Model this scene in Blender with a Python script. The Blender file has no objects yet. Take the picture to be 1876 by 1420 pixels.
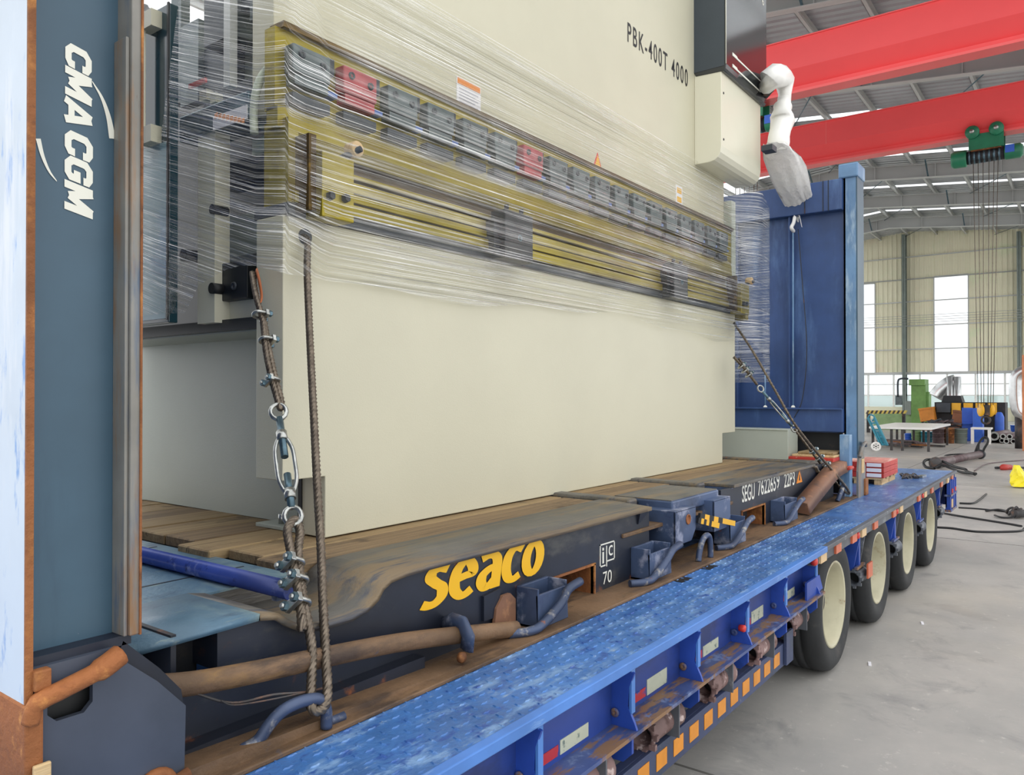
import bpy, math, random
from mathutils import Vector, Matrix
random.seed(7)
V = Vector
SC = bpy.context.scene
COL = SC.collection
# ------------------------------------------------------------------ camera
H = 1.55                                   # eye height above the hall floor
FPX, CX, CY = 1414.0, 938.0, 710.0         # focal length and centre in pixels of the 1876 x 1420 frame
YAW, PIT = math.atan2(1056, 1414), math.atan2(11, 1414)
CAM = V((0, 0, H))
FW = V((math.cos(YAW)*math.cos(PIT), math.sin(YAW)*math.cos(PIT), math.sin(PIT)))
RT = V((math.sin(YAW), -math.cos(YAW), 0))
UP = RT.cross(FW)
cam = bpy.data.objects.new('camera', bpy.data.cameras.new('camera'))
COL.objects.link(cam)
m = Matrix((RT, UP, -FW)).transposed().to_4x4(); m.translation = CAM
cam.matrix_world = m
cam.data.sensor_width = 36.0
cam.data.lens = 36.0*FPX/1876.0
cam.data.clip_start = 0.02; cam.data.clip_end = 400
SC.camera = cam
# ------------------------------------------------------------------ sky and exposure
W = bpy.data.worlds.new('world'); SC.world = W; W.use_nodes = True
bg = W.node_tree.nodes['Background']
bg.inputs[0].default_value = (0.98, 0.99, 1.0, 1); bg.inputs[1].default_value = 1.0
vs = SC.view_settings
vs.view_transform = 'Standard'; vs.look = 'None'; vs.gamma = 1; vs.use_curve_mapping = False
vs.exposure = 0.85

# ------------------------------------------------------------------ pixel -> point on a known plane
def ray(u, v): return FW + RT*((u-CX)/FPX) + UP*((CY-v)/FPX)
def onx(u, v, x): d = ray(u, v); return CAM + d*(x/d.x)
def ony(u, v, y): d = ray(u, v); return CAM + d*(y/d.y)
def onz(u, v, z): d = ray(u, v); return CAM + d*((z-H)/d.z)
def ondist(u, v, x): return onx(u, v, x)

# ------------------------------------------------------------------ mesh builder
class MB:
    def __init__(s): s.v = []; s.f = []; s.sm = []
    def add(s, vs, fs, smooth=False):
        o = len(s.v); s.v += [tuple(p) for p in vs]
        for f in fs: s.f.append([i+o for i in f]); s.sm.append(smooth)
        return s
    def hexa(s, p):     # 8 corners: bottom 4 (ccw), top 4
        return s.add(p, [(3,2,1,0),(4,5,6,7),(0,1,5,4),(1,2,6,5),(2,3,7,6),(3,0,4,7)])
    def box(s, x0, x1, y0, y1, z0, z1):
        return s.hexa([(x0,y0,z0),(x1,y0,z0),(x1,y1,z0),(x0,y1,z0),(x0,y0,z1),(x1,y0,z1),(x1,y1,z1),(x0,y1,z1)])
    def obox(s, c, ax, ay, az):     # centre and three half-axis vectors
        c, ax, ay, az = V(c), V(ax), V(ay), V(az)
        return s.hexa([c+a*ax+b*ay+d*az for d in (-1,1) for a, b in ((-1,-1),(1,-1),(1,1),(-1,1))])
    def bar(s, p, q, w, h, up=(0,0,1)):     # rectangular bar from p to q
        p, q = V(p), V(q); t = (q-p); L = t.length; t.normalize()
        sd = t.cross(V(up));
        if sd.length < 1e-4: sd = t.cross(V((1,0,0)))
        sd.normalize(); u2 = sd.cross(t)
        return s.obox((p+q)/2, t*L/2, sd*w/2, u2*h/2)
    def prism(s, poly, axis, a0, a1, smooth=False):     # polygon in the other two axes, extruded
        def mk(p, a):
            return {'x': (a, p[0], p[1]), 'y': (p[0], a, p[1]), 'z': (p[0], p[1], a)}[axis]
        n = len(poly)
        vs = [mk(p, a0) for p in poly]+[mk(p, a1) for p in poly]
        s.add(vs, [list(range(n))[::-1], list(range(n, 2*n))])
        o = len(s.v)-2*n
        for i in range(n):
            j = (i+1) % n
            s.f.append([o+i, o+j, o+n+j, o+n+i]); s.sm.append(smooth)
        return s
    def sheet(s, poly, axis, a0, a1, th, smooth=True):     # open polyline in (p, z), extruded, with thickness
        n = len(poly); low = []
        for i, p in enumerate(poly):
            a = V(poly[max(i-1, 0)]); b = V(poly[min(i+1, n-1)]); t = (b-a).normalized()
            low.append((p[0]+t.y*th, p[1]-t.x*th))
        o = len(s.v)
        def mk(p, a): return {'x': (a, p[0], p[1]), 'y': (p[0], a, p[1])}[axis]
        for ring in (poly, low):
            for a in (a0, a1): s.v += [mk(p, a) for p in ring]
        A, B, C, D = o, o+n, o+2*n, o+3*n
        for i in range(n-1):
            for q in ((A+i, A+i+1, B+i+1, B+i), (C+i+1, C+i, D+i, D+i+1), (A+i+1, A+i, C+i, C+i+1), (B+i, B+i+1, D+i+1, D+i)):
                s.f.append(list(q)); s.sm.append(smooth)
        for i in (0, n-1): s.f.append([A+i, B+i, D+i, C+i]); s.sm.append(False)
        return s
    def tube(s, path, r, n=8, caps=True, lobes=0, lay=0.0, depth=0.0, closed=False, up=None, flat=1.0):
        P = [V(p) for p in path]; m_ = len(P)
        rr = r if isinstance(r, (list, tuple)) else [r]*m_
        T = []
        for i in range(m_):
            a = P[i-1] if (i > 0 or closed) else P[i]
            b = P[(i+1) % m_] if (i < m_-1 or closed) else P[i]
            T.append((b-a).normalized())
        up = V(up) if up is not None else (V((0,0,1)) if abs(T[0].z) < .9 else V((1,0,0)))
        N = (up-T[0]*up.dot(T[0])).normalized()
        o = len(s.v); L = 0
        for i in range(m_):
            N = (N-T[i]*N.dot(T[i])).normalized(); B = T[i].cross(N)
            if i: L += (P[i]-P[i-1]).length
            for k in range(n):
                a = 2*math.pi*k/n; R = rr[i]; tw = 0
                if lobes:
                    tw = 2*math.pi*L/lay if lay else 0
                    R = rr[i]*(1-depth+depth*abs(math.cos(lobes*a/2)))
                s.v.append(tuple(P[i]+N*(math.cos(a+tw)*R)+B*(math.sin(a+tw)*R*flat)))
        for i in range(m_ if closed else m_-1):
            j = (i+1) % m_
            for k in range(n):
                k2 = (k+1) % n
                s.f.append([o+i*n+k, o+i*n+k2, o+j*n+k2, o+j*n+k]); s.sm.append(True)
        if caps and not closed:
            s.f.append([o+k for k in range(n)][::-1]); s.sm.append(False)
            s.f.append([o+(m_-1)*n+k for k in range(n)]); s.sm.append(False)
        return s
    def cyl(s, p, q, r, n=16, r2=None): return s.tube([p, q], [r, r if r2 is None else r2], n)
    def lathe(s, c, axis, prof, n=24, smooth=True, up=None):    # prof: (radius, height along axis)
        c, ax = V(c), V(axis).normalized()
        a = V(up) if up else (V((0,0,1)) if abs(ax.z) < .9 else V((1,0,0)))
        a = (a-ax*a.dot(ax)).normalized(); b = ax.cross(a); o = len(s.v); m_ = len(prof)
        for (r, h) in prof:
            for k in range(n):
                t = 2*math.pi*k/n
                s.v.append(tuple(c+ax*h+(a*math.cos(t)+b*math.sin(t))*r))
        for i in range(m_-1):
            for k in range(n):
                k2 = (k+1) % n
                s.f.append([o+i*n+k, o+i*n+k2, o+(i+1)*n+k2, o+(i+1)*n+k]); s.sm.append(smooth)
        return s
    def torus(s, c, axis, R, r, n=24, k=8):
        c, ax = V(c), V(axis).normalized(); a = ax.orthogonal().normalized(); b = ax.cross(a)
        return s.tube([c+(a*math.cos(2*math.pi*i/n)+b*math.sin(2*math.pi*i/n))*R for i in range(n)], r, k, closed=True)
    def build(s, name, mat, parent=None, org=None, bevel=0.0, seg=2, kind=None, fix=True):
        og = V(ORG[parent.name]) if parent is not None else V(org if org is not None else (0,0,0))
        me = bpy.data.meshes.new(name)
        me.from_pydata([(p[0]-og.x, p[1]-og.y, p[2]-og.z) for p in s.v], [], s.f)
        me.polygons.foreach_set('use_smooth', s.sm)
        if fix:
            import bmesh
            bm = bmesh.new(); bm.from_mesh(me); bmesh.ops.recalc_face_normals(bm, faces=bm.faces); bm.to_mesh(me); bm.free()
        me.materials.append(mat)
        ob = bpy.data.objects.new(name, me); COL.objects.link(ob)
        if parent is not None: ob.parent = parent
        else: ob.location = og
        ORG[ob.name] = tuple(og)
        if bevel:
            md = ob.modifiers.new('bevel', 'BEVEL'); md.width = bevel; md.segments = seg; md.limit_method = 'ANGLE'; md.angle_limit = math.radians(35)
        if kind: ob['kind'] = kind
        return ob
ORG = {}
def root(name, label, cat, loc, group=None):
    o = bpy.data.objects.new(name, None); COL.objects.link(o); o.location = loc
    o.empty_display_size = .1; ORG[o.name] = tuple(loc)
    return tag(o, label, cat, group)
def tag(o, label, cat, group=None):
    o['label'] = label; o['category'] = cat
    if group: o['group'] = group
    return o
def struct(o): o['kind'] = 'structure'; return o
def curve(pts, n=10):     # Catmull-Rom through points
    P = [V(p) for p in pts]; P = [P[0]*2-P[1]]+P+[P[-1]*2-P[-2]]; out = []
    for i in range(1, len(P)-2):
        for k in range(n):
            t = k/n; a, b, c, d = P[i-1:i+3]
            out.append(.5*((2*b)+(c-a)*t+(2*a-5*b+4*c-d)*t*t+(3*b-a-3*c+d)*t**3))
    out.append(P[-2]); return out
def dense(path, step):
    out = [V(path[0])]
    for a, b in zip(path, path[1:]):
        a, b = V(a), V(b); n = max(1, int((b-a).length/step))
        out += [a+(b-a)*(i/n) for i in range(1, n+1)]
    return out
def text(name, s, mat, parent, o, ex, ey, w, h, bold=0.0, shear=0.0, lift=.0015, space=1.0):
    cu = bpy.data.curves.new('t', 'FONT'); cu.body = s; cu.offset = bold; cu.shear = shear; cu.resolution_u = 6; cu.space_character = space
    ob = bpy.data.objects.new('t', cu); COL.objects.link(ob)
    dg = bpy.context.evaluated_depsgraph_get()
    me0 = bpy.data.meshes.new_from_object(ob.evaluated_get(dg))
    vs_ = [v.co.copy() for v in me0.vertices]; fs = [list(p.vertices) for p in me0.polygons]
    bpy.data.objects.remove(ob); bpy.data.curves.remove(cu); bpy.data.meshes.remove(me0)
    x0, x1 = min(v.x for v in vs_), max(v.x for v in vs_); y0, y1 = min(v.y for v in vs_), max(v.y for v in vs_)
    o, ex, ey = V(o), V(ex).normalized(), V(ey).normalized(); nn = ex.cross(ey)
    b = MB(); b.add([o+ex*((v.x-x0)/(x1-x0)*w)+ey*((v.y-y0)/(y1-y0)*h)+nn*lift for v in vs_], fs)
    return b.build(name, mat, parent, fix=False)

GLY = {
 's': (.60, [([(.55,.86),(.36,.93),(.20,.88),(.16,.73),(.30,.57),(.45,.43),(.47,.23),(.34,.09),(.18,.07),(.03,.13)], 1)]),
 'e': (.70, [([(.19,.52),(.42,.56),(.58,.58),(.57,.75),(.46,.91),(.33,.92),(.19,.76),(.14,.5),(.18,.24),(.32,.08),(.46,.08),(.60,.17)], 1)]),
 'a': (.68, [([(.10,.86),(.28,.92),(.44,.88),(.53,.74),(.54,.5),(.54,.0)], 1), ([(.54,.57),(.34,.55),(.17,.43),(.14,.25),(.24,.09),(.38,.12),(.54,.28)], 1)]),
 'c': (.60, [([(.58,.85),(.42,.93),(.26,.88),(.15,.68),(.14,.36),(.23,.13),(.38,.07),(.55,.15)], 1)]),
 'o': (.72, [([(.34+.22*math.cos(2*math.pi*k/20), .5+.42*math.sin(2*math.pi*k/20)) for k in range(21)], 0)]),
 'C': (.86, [([(.70,.64),(.70,.80),(.58,.88),(.28,.88),(.13,.74),(.13,.26),(.28,.12),(.58,.12),(.70,.20),(.70,.36)], 0)]),
 'G': (.88, [([(.70,.66),(.70,.80),(.58,.88),(.28,.88),(.13,.74),(.13,.26),(.28,.12),(.58,.12),(.70,.22),(.70,.44),(.44,.44)], 0)]),
 'M': (1.06, [([(.13,0),(.13,1)], 0), ([(.17,.98),(.48,.16)], 0), ([(.83,.98),(.48,.16)], 0), ([(.87,0),(.87,1)], 0)]),
 'A': (.92, [([(.10,0),(.42,1)], 0), ([(.80,0),(.48,1)], 0), ([(.20,.24),(.70,.24)], 0)]), ' ': (.35, [])}
def lettering(s, mat, parent, o, ex, ey, w, h, t=.2, tv=.15, shear=0.0, lift=.0015):
    """bold lettering drawn with broad strokes; t = thickness of uprights, tv of level strokes (in letter heights)"""
    segs = []; x = 0
    for ch in s:
        adv, strokes = GLY[ch]
        for pts, sm in strokes:
            P = [V((p[0]+x, p[1], 0)) for p in pts]
            if sm: P = curve(P, 7)
            n = len(P); L, R = [], []; closed = (P[0]-P[-1]).length < 1e-4
            for i, p in enumerate(P):
                a = P[i-1] if i else (P[-2] if closed else P[0]); b = P[i+1] if i < n-1 else (P[1] if closed else P[-1])
                d1, d2 = (p-a), (b-p); d = ((d1.normalized() if d1.length else V())+(d2.normalized() if d2.length else V())).normalized()
                nn = V((-d.y, d.x, 0)); hw = .5*(tv+(t-tv)*nn.x*nn.x)
                if d1.length and d2.length: hw /= max(.6, d1.normalized().dot(d))
                L.append(p+nn*hw); R.append(p-nn*hw)
            segs.append((L, R))
        x += adv
    al = [q for L, R in segs for q in L+R]
    for q in al: q.x += shear*q.y
    x0, x1 = min(q.x for q in al), max(q.x for q in al); y0, y1 = min(q.y for q in al), max(q.y for q in al)
    o, ex, ey = V(o), V(ex).normalized(), V(ey).normalized(); nn = ex.cross(ey); b = MB()
    mp = lambda q: o+ex*((q.x-x0)/(x1-x0)*w)+ey*((q.y-y0)/(y1-y0)*h)+nn*lift
    k = 0
    for L, R in segs:
        n = len(L)
        for i in range(n-1):      # every stroke piece a hair above the last, so overlaps never share a plane
            k += 1; b.add([mp(q)+nn*(k*6e-6) for q in (L[i], R[i], R[i+1], L[i+1])], [(0, 1, 2, 3)])
    return b.build('lettering', mat, parent, fix=False)

# ------------------------------------------------------------------ materials
def lin(c):
    if isinstance(c, str): c = tuple(int(c[i:i+2], 16)/255 for i in (0, 2, 4))
    return tuple((x/12.92 if x <= .04045 else ((x+.055)/1.055)**2.4) for x in c)+(1.0,)
class NT:
    def __init__(s, name):
        s.m = bpy.data.materials.new(name); s.m.use_nodes = True; s.t = s.m.node_tree; s.n = s.t.nodes
        s.b = s.n['Principled BSDF']; s.co = s.n.new('ShaderNodeTexCoord')
    def link(s, a, b): s.t.links.new(a, b)
    def mapping(s, scale=(1,1,1), src='Object', rot=(0,0,0)):
        mp = s.n.new('ShaderNodeMapping'); mp.inputs['Scale'].default_value = scale; mp.inputs['Rotation'].default_value = rot
        s.link(s.co.outputs[src], mp.inputs['Vector']); return mp.outputs[0]
    def noise(s, scale, stretch=(1,1,1), detail=5, rough=.6, dist=0.0, src='Object'):
        n = s.n.new('ShaderNodeTexNoise'); n.inputs['Scale'].default_value = scale; n.inputs['Detail'].default_value = detail
        n.inputs['Roughness'].default_value = rough; n.inputs['Distortion'].default_value = dist
        s.link(s.mapping(stretch, src), n.inputs['Vector']); return n.outputs['Fac']
    def ramp(s, fac, lo, hi):
        r = s.n.new('ShaderNodeMapRange'); r.inputs[1].default_value = lo; r.inputs[2].default_value = hi
        r.interpolation_type = 'SMOOTHSTEP'
        s.link(fac, r.inputs[0]); return r.outputs[0]
    def mixc(s, fac, a, b, mode='MIX'):
        x = s.n.new('ShaderNodeMix'); x.data_type = 'RGBA'; x.blend_type = mode
        if isinstance(fac, (int, float)): x.inputs[0].default_value = fac
        else: s.link(fac, x.inputs[0])
        for i, c in ((6, a), (7, b)):
            if isinstance(c, tuple): x.inputs[i].default_value = c
            else: s.link(c, x.inputs[i])
        return x.outputs[2]
    def math(s, op, a, b=None):
        x = s.n.new('ShaderNodeMath'); x.operation = op
        for i, c in ((0, a), (1, b)):
            if c is None: continue
            if isinstance(c, (int, float)): x.inputs[i].default_value = c
            else: s.link(c, x.inputs[i])
        return x.outputs[0]
def paint(name, col, rough=.5, metal=0.0, layers=(), var=.12, vscale=2.5, bump=0.0, bscale=40, spec=.5, bstretch=(1,1,1)):
    """base colour with soft variation, then layers (colour, lo, hi, scale, stretch[, roughness])"""
    t = NT(name); b = t.b
    base = lin(col); dk = tuple(x*(1-2.2*var) for x in base[:3])+(1,); lt = tuple(min(1, x*(1+var)) for x in base[:3])+(1,)
    c = t.mixc(t.ramp(t.noise(vscale), .3, .7), dk, lt) if var else base
    for L in layers:
        fac = t.ramp(t.noise(L[3], L[4] if len(L) > 4 else (1,1,1), 7, .65), L[1], L[2])
        c = t.mixc(fac, c, lin(L[0]))
    if isinstance(c, tuple): b.inputs['Base Color'].default_value = c
    else: t.link(c, b.inputs['Base Color'])
    b.inputs['Roughness'].default_value = rough; b.inputs['Metallic'].default_value = metal
    b.inputs['Specular IOR Level'].default_value = spec
    if bump:
        bp = t.n.new('ShaderNodeBump'); bp.inputs['Strength'].default_value = bump; bp.inputs['Distance'].default_value = .01
        t.link(t.noise(bscale, bstretch, 4), bp.inputs['Height']); t.link(bp.outputs[0], b.inputs['Normal'])
    return t.m
def plain(name, col, rough=.5, metal=0.0, spec=.5):
    return paint(name, col, rough, metal, var=0, spec=spec)
M = {}
RUST, RUSTD = '8a5028', '5a3018'
M['cream'] = paint('cream_paint', 'cbc7b0', .38, var=.02, vscale=1.2, bump=.08, bscale=180)
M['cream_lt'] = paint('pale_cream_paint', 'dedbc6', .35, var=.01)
M['grey_cream'] = paint('grey_green_paint', 'b2b8ac', .4, var=.04, vscale=.8, bump=.1, bscale=220)
M['black'] = paint('black_paint', '1b2026', .4, var=.1)
M['teal_dark'] = paint('dark_teal_panel', '22404a', .12, var=.05)
M['blackbox'] = paint('black_gloss_panel', '262a2c', .1, var=.05, spec=.7)
M['blackside'] = paint('charcoal_panel', '3b444c', .3, var=.04)
M['yellow'] = paint('yellow_passivated_steel', '95861f', .32, .4, layers=[('6f5a16', .5, .75, 5, (.4,3,3)), ('a89c38', .55, .8, 9, (.3,4,4))], var=.12)
M['yellow_dk'] = paint('dark_brown_steel', '4e3a10', .35, .4, layers=[('7a5f1c', .5, .75, 8, (.3,4,4))], var=.2)
M['clamp'] = paint('grey_clamp_steel', '616c6e', .45, .3, var=.1, vscale=8)
M['clamp_red'] = paint('red_clamp', 'b25257', .5, var=.1, vscale=8)
M['clamp_dk'] = paint('dark_clamp_steel', '3d434a', .45, .3, var=.1)
M['bluebit'] = plain('blue_plastic', '4a68a8', .4)
M['steel'] = paint('zinc_steel', 'b4b6b2', .28, .9, var=.15, vscale=30)
M['steel_dk'] = paint('blue_grey_steel', '5b7480', .3, .7, var=.15, vscale=25)
M['rope'] = paint('wire_rope_steel', '7a6f62', .42, .75, layers=[('3a302a', .5, .75, 30)], var=.2, vscale=60)
M['navy'] = paint('navy_paint', '1e2432', .45, layers=[('4a4a48', .55, .75, 3, (1,1,2)), (RUST, .61, .76, 6), (RUSTD, .66, .78, 18)], var=.2)
M['navy_post'] = paint('slate_blue_paint', '3f5a6c', .42, layers=[('32485a', .5, .75, 3, (2,2,.4)), ('8b6a4a', .67, .76, 5, (1.5,1.5,.5)), ('c9c9c4', .73, .76, 26)], var=.06)
M['navy_wall'] = paint('blue_wall_paint', '334c7c', .38, layers=[('5674a2', .5, .75, 2, (2,2,.5)), ('22345a', .55, .8, 3, (3,3,.3)), ('8a5a44', .74, .8, 7, (3,3,.5))], var=.1)
M['post_lt'] = paint('worn_light_blue_paint', '6b8fb4', .45, layers=[('9db4c8', .5, .7, 6, (2,2,.5)), ('4d74a4', .55, .75, 9, (2,2,.4)), (RUST, .66, .76, 7, (2,2,.6))], var=.1)
M['post_bare'] = paint('bare_scuffed_steel', '86847e', .45, .25, layers=[('56677c', .52, .66, 4, (3,3,.35)), ('8a6a4c', .48, .66, 5, (3,3,.5)), (RUSTD, .66, .78, 11, (3,3,.6))], var=.15)
M['post_white'] = paint('pale_blue_daylit_paint', 'c9d4de', .5, layers=[('7fa4d4', .57, .68, 8, (2,2,.6)), ('d8dde2', .52, .66, 6, (2,2,.3)), (RUST, .74, .8, 9)], var=.05)  # pale blue whitened for the strong daylight on the end flange
M['foot'] = paint('dull_slate_paint', '454c5a', .5, layers=[('39404c', .5, .7, 4), ('7a5236', .68, .78, 5, (3,3,.6)), (RUST, .74, .8, 12)], var=.1)
M['rust'] = paint('rusty_steel', '8a5630', .7, .1, layers=[('b3793f', .5, .68, 9), ('47291b', .56, .72, 14), ('4b5a72', .66, .74, 7)], var=.25, bump=.4, bscale=60)
M['rust_or'] = paint('orange_rust', '9c6034', .7, .1, layers=[('7a4420', .5, .7, 10), ('c98a4a', .58, .72, 16)], var=.2, bump=.4, bscale=70)
M['ledge'] = paint('brown_dirty_steel', '7b6046', .65, .1, layers=[('4a3b30', .48, .66, 5, (.5,2,2)), ('a07a40', .56, .72, 4, (.4,1,1)), ('454c5a', .64, .74, 8)], var=.22, bump=.3, bscale=50)
M['chord'] = paint('scuffed_grey_steel', '68655f', .5, .25, layers=[('7d6c54', .46, .6, 4, (.35,2,2)), ('4e4f54', .5, .66, 9, (.3,3,3)), (RUST, .64, .74, 7, (.5,2,2)), ('5b6fa0', .7, .78, 6)], var=.15, bump=.3, bscale=40, bstretch=(.2,2,2))
M['platform'] = paint('worn_blue_green_plate', '5c7c92', .42, .15, layers=[('8fa4a4', .48, .66, 4, (1,.4,1)), ('3c5770', .52, .7, 8, (.6,1.5,1)), ('98a394', .6, .74, 14, (.4,2,1)), (RUST, .73, .8, 9)], var=.15, bump=.2)
M['pipe_blue'] = paint('deep_blue_pipe', '3a4fa0', .28, .1, layers=[('7a86b8', .58, .7, 12), ('1f2a60', .55, .7, 20)], var=.2)
M['bracket'] = paint('blue_grey_bracket', '475878', .45, .15, layers=[('8d93a8', .52, .66, 9), (RUST, .64, .74, 12), ('2b3554', .55, .72, 6)], var=.2)
M['rod'] = paint('worn_blue_rod', '46536f', .45, .3, layers=[('9a9690', .52, .66, 16), (RUST, .66, .76, 18)], var=.2)
def wood(name, c1, c2, c3):
    t = NT(name)
    c = t.mixc(t.ramp(t.noise(3, (.35,9,4), 8, .7, .4), .3, .7), lin(c1), lin(c2))
    c = t.mixc(t.ramp(t.noise(9, (.18,8,4), 6, .7), .52, .72), c, lin(c3))
    c = t.mixc(t.ramp(t.noise(2.2, (1,1,1), 6, .7), .56, .74), c, lin('3a2b1e'))
    t.link(c, t.b.inputs['Base Color']); t.b.inputs['Roughness'].default_value = .75
    bp = t.n.new('ShaderNodeBump'); bp.inputs['Strength'].default_value = .5; bp.inputs['Distance'].default_value = .01
    t.link(t.noise(12, (.2,8,4), 5), bp.inputs['Height']); t.link(bp.outputs[0], t.b.inputs['Normal'])
    return t.m
M['wood'] = wood('weathered_plank', '8a714f', 'a48d66', '5d4a34')
M['wood2'] = wood('dark_weathered_plank', '6f5b43', '937a58', '43362a')
M['wood_new'] = wood('pale_pine', 'c9a878', 'd8bd90', 'a5825a')
M['deck'] = paint('blue_tread_plate', '4576b6', .3, .1, layers=[('7ba0cc', .5, .66, 5, (1,3,1)), ('2c549c', .52, .68, 14, (1,2,1)), ('9db0c4', .6, .74, 20, (1,3,1)), ('a8683c', .71, .78, 7)], var=.15, bump=.25, bscale=60)
M['deck_edge'] = paint('blue_deck_edge', '4f83cf', .4, layers=[('8fb0d8', .56, .7, 9, (.4,2,2)), ('9a6048', .7, .78, 10)], var=.1)
M['royal'] = paint('royal_blue_paint', '2b4fae', .42, layers=[('24408c', .5, .7, 4), (RUST, .72, .79, 11)], var=.12)
M['web_blue'] = paint('dark_blue_paint', '27418c', .45, layers=[('1f3268', .5, .7, 3, (1,1,2)), (RUST, .74, .8, 12)], var=.15)
M['flange'] = paint('blue_flange_rusted', '47598c', .5, .1, layers=[('8a6a4c', .46, .58, 9, (.6,3,1)), ('6d7fa8', .55, .66, 14), ('4a3a32', .6, .72, 16)], var=.2)
M['under'] = paint('underframe_black', '23262b', .6, layers=[('3d3530', .55, .7, 6)], var=.2)
M['tyre'] = paint('tyre_rubber', '2c2e30', .75, layers=[('4a4744', .55, .75, 5)], var=.15, bump=.1)
M['rim'] = paint('cream_wheel_rim', 'bbb69a', .45, layers=[('8f7a5a', .58, .72, 6), (RUST, .66, .76, 12)], var=.1)
M['primer'] = paint('pink_primer_scraped', '8a6f6c', .7, layers=[('c9b6b2', .55, .65, 22), ('4a2f2a', .5, .68, 12)], var=.2)
M['guard'] = paint('guard_rail_grey_blue', '3b4668', .5, layers=[('2f3a4a', .5, .7, 5), ('6a6f80', .62, .74, 16)], var=.12)
M['orange'] = paint('orange_reflector', 'd98a1c', .3, var=.06, vscale=12)
M['orange_red'] = paint('orange_marker', 'd06a48', .35, layers=[('e0b080', .55, .7, 20)], var=.05)
M['amber'] = plain('amber_marker', 'd9b98c', .4)
M['red'] = plain('red_lens', 'd23a34', .25)
M['sticker'] = paint('worn_white_sticker', 'b9bdaa', .5, layers=[('6a7a74', .55, .64, 30), ('2c4486', .64, .7, 18)], var=.1)
M['sticker_red'] = paint('worn_red_sticker', 'b02f38', .5, layers=[('2c4486', .56, .64, 20)], var=.1)
M['dull_grey'] = paint('grey_edge_beam', '5b6068', .5, layers=[('8a8f94', .55, .7, 8), (RUST, .7, .78, 9)], var=.12)
M['white'] = plain('white_print', 'e8e8dc', .5)
M['white_mark'] = paint('worn_white_print', 'e2e1d6', .5, layers=[('8a8d90', .68, .74, 25)], var=0)
M['seaco'] = plain('yellow_print', 'edb513', .4)
M['ink'] = plain('black_print', '17181a', .5)
M['orange_ink'] = plain('orange_print', 'e8891c', .5)
M['red_ink'] = plain('red_print', 'd8443a', .5)
M['paper'] = plain('white_label', 'ecebf0', .5)
M['crane'] = paint('crane_red_paint', 'fb5658', .35, var=.03, vscale=.3)
M['crane_lt'] = paint('crane_red_flange', 'fc6a6a', .35, var=.03, vscale=.3)
M['green_dk'] = paint('hoist_green', '1f7a58', .35, var=.1)
M['green'] = paint('machine_green', '6f9a50', .5, var=.1)
M['green_b'] = paint('bed_green', '8fae78', .5, var=.1)
M['steel_grey'] = paint('structural_grey_paint', 'a9aba9', .5, var=.04, vscale=.5)
M['steel_lt'] = paint('light_structural_grey', 'c8cac8', .45, var=.04, vscale=.5)
M['col_green'] = paint('grey_green_column', '7f8a84', .5, var=.05)
M['wallsheet'] = paint('cream_wall_sheet', 'f0ecd0', .55, layers=[('e4ecc8', .5, .7, .35), ('eee0c6', .55, .75, .5)], var=.02, vscale=.4)
M['roofsheet'] = paint('galvanised_roof_sheet', 'b9bcc0', .4, .3, var=.06, vscale=.6)
M['white_plastic'] = paint('white_plastic_wrap', 'f4f3ee', .3, var=.02)
M['hose'] = plain('pale_hose', 'cfd8c4', .4)
M['blue_cap'] = plain('blue_tape', '3b57a8', .5)
M['copper'] = paint('orange_strap', 'b5622f', .5, var=.1)
M['rubber'] = plain('black_rubber', '16181a', .5)
M['tealp'] = paint('teal_paint', '2f8aa0', .45, var=.1)
M['blue_bright'] = paint('bright_blue_paint', '2f62c8', .45, var=.06)
M['orange_box'] = paint('orange_paint', 'd88a30', .5, layers=[('8a5024', .6, .72, 6)], var=.1)
M['brown_box'] = paint('brown_paint', '8f5b3c', .55, var=.15)
M['yellow_p'] = paint('yellow_machine_paint', 'f0b52a', .4, var=.05)
M['yellow_bag'] = plain('yellow_plastic', 'f2e02a', .4)
M['silver'] = paint('silver_duct', 'd0d2d2', .25, .85, var=.08)
M['redboard'] = paint('red_board', 'c0392f', .5, layers=[('e8b0a0', .6, .72, 6, (.3,3,3))], var=.12)
M['redboard_top'] = paint('paler_red_board', 'd08478', .5, layers=[('e6c6b8', .5, .7, 5, (.4,3,3))], var=.1)
M['scrap'] = paint('dark_scrap_metal', '4a4848', .6, .3, layers=[('7a5a48', .55, .7, 8)], var=.3)
M['pipe'] = paint('brown_steel_pipe', '6e5c5e', .5, .3, layers=[('4a3c3c', .5, .7, 6), ('9a908c', .62, .74, 9)], var=.15)
M['hazard_y'] = plain('hazard_yellow', 'd8c05a', .5)
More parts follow.
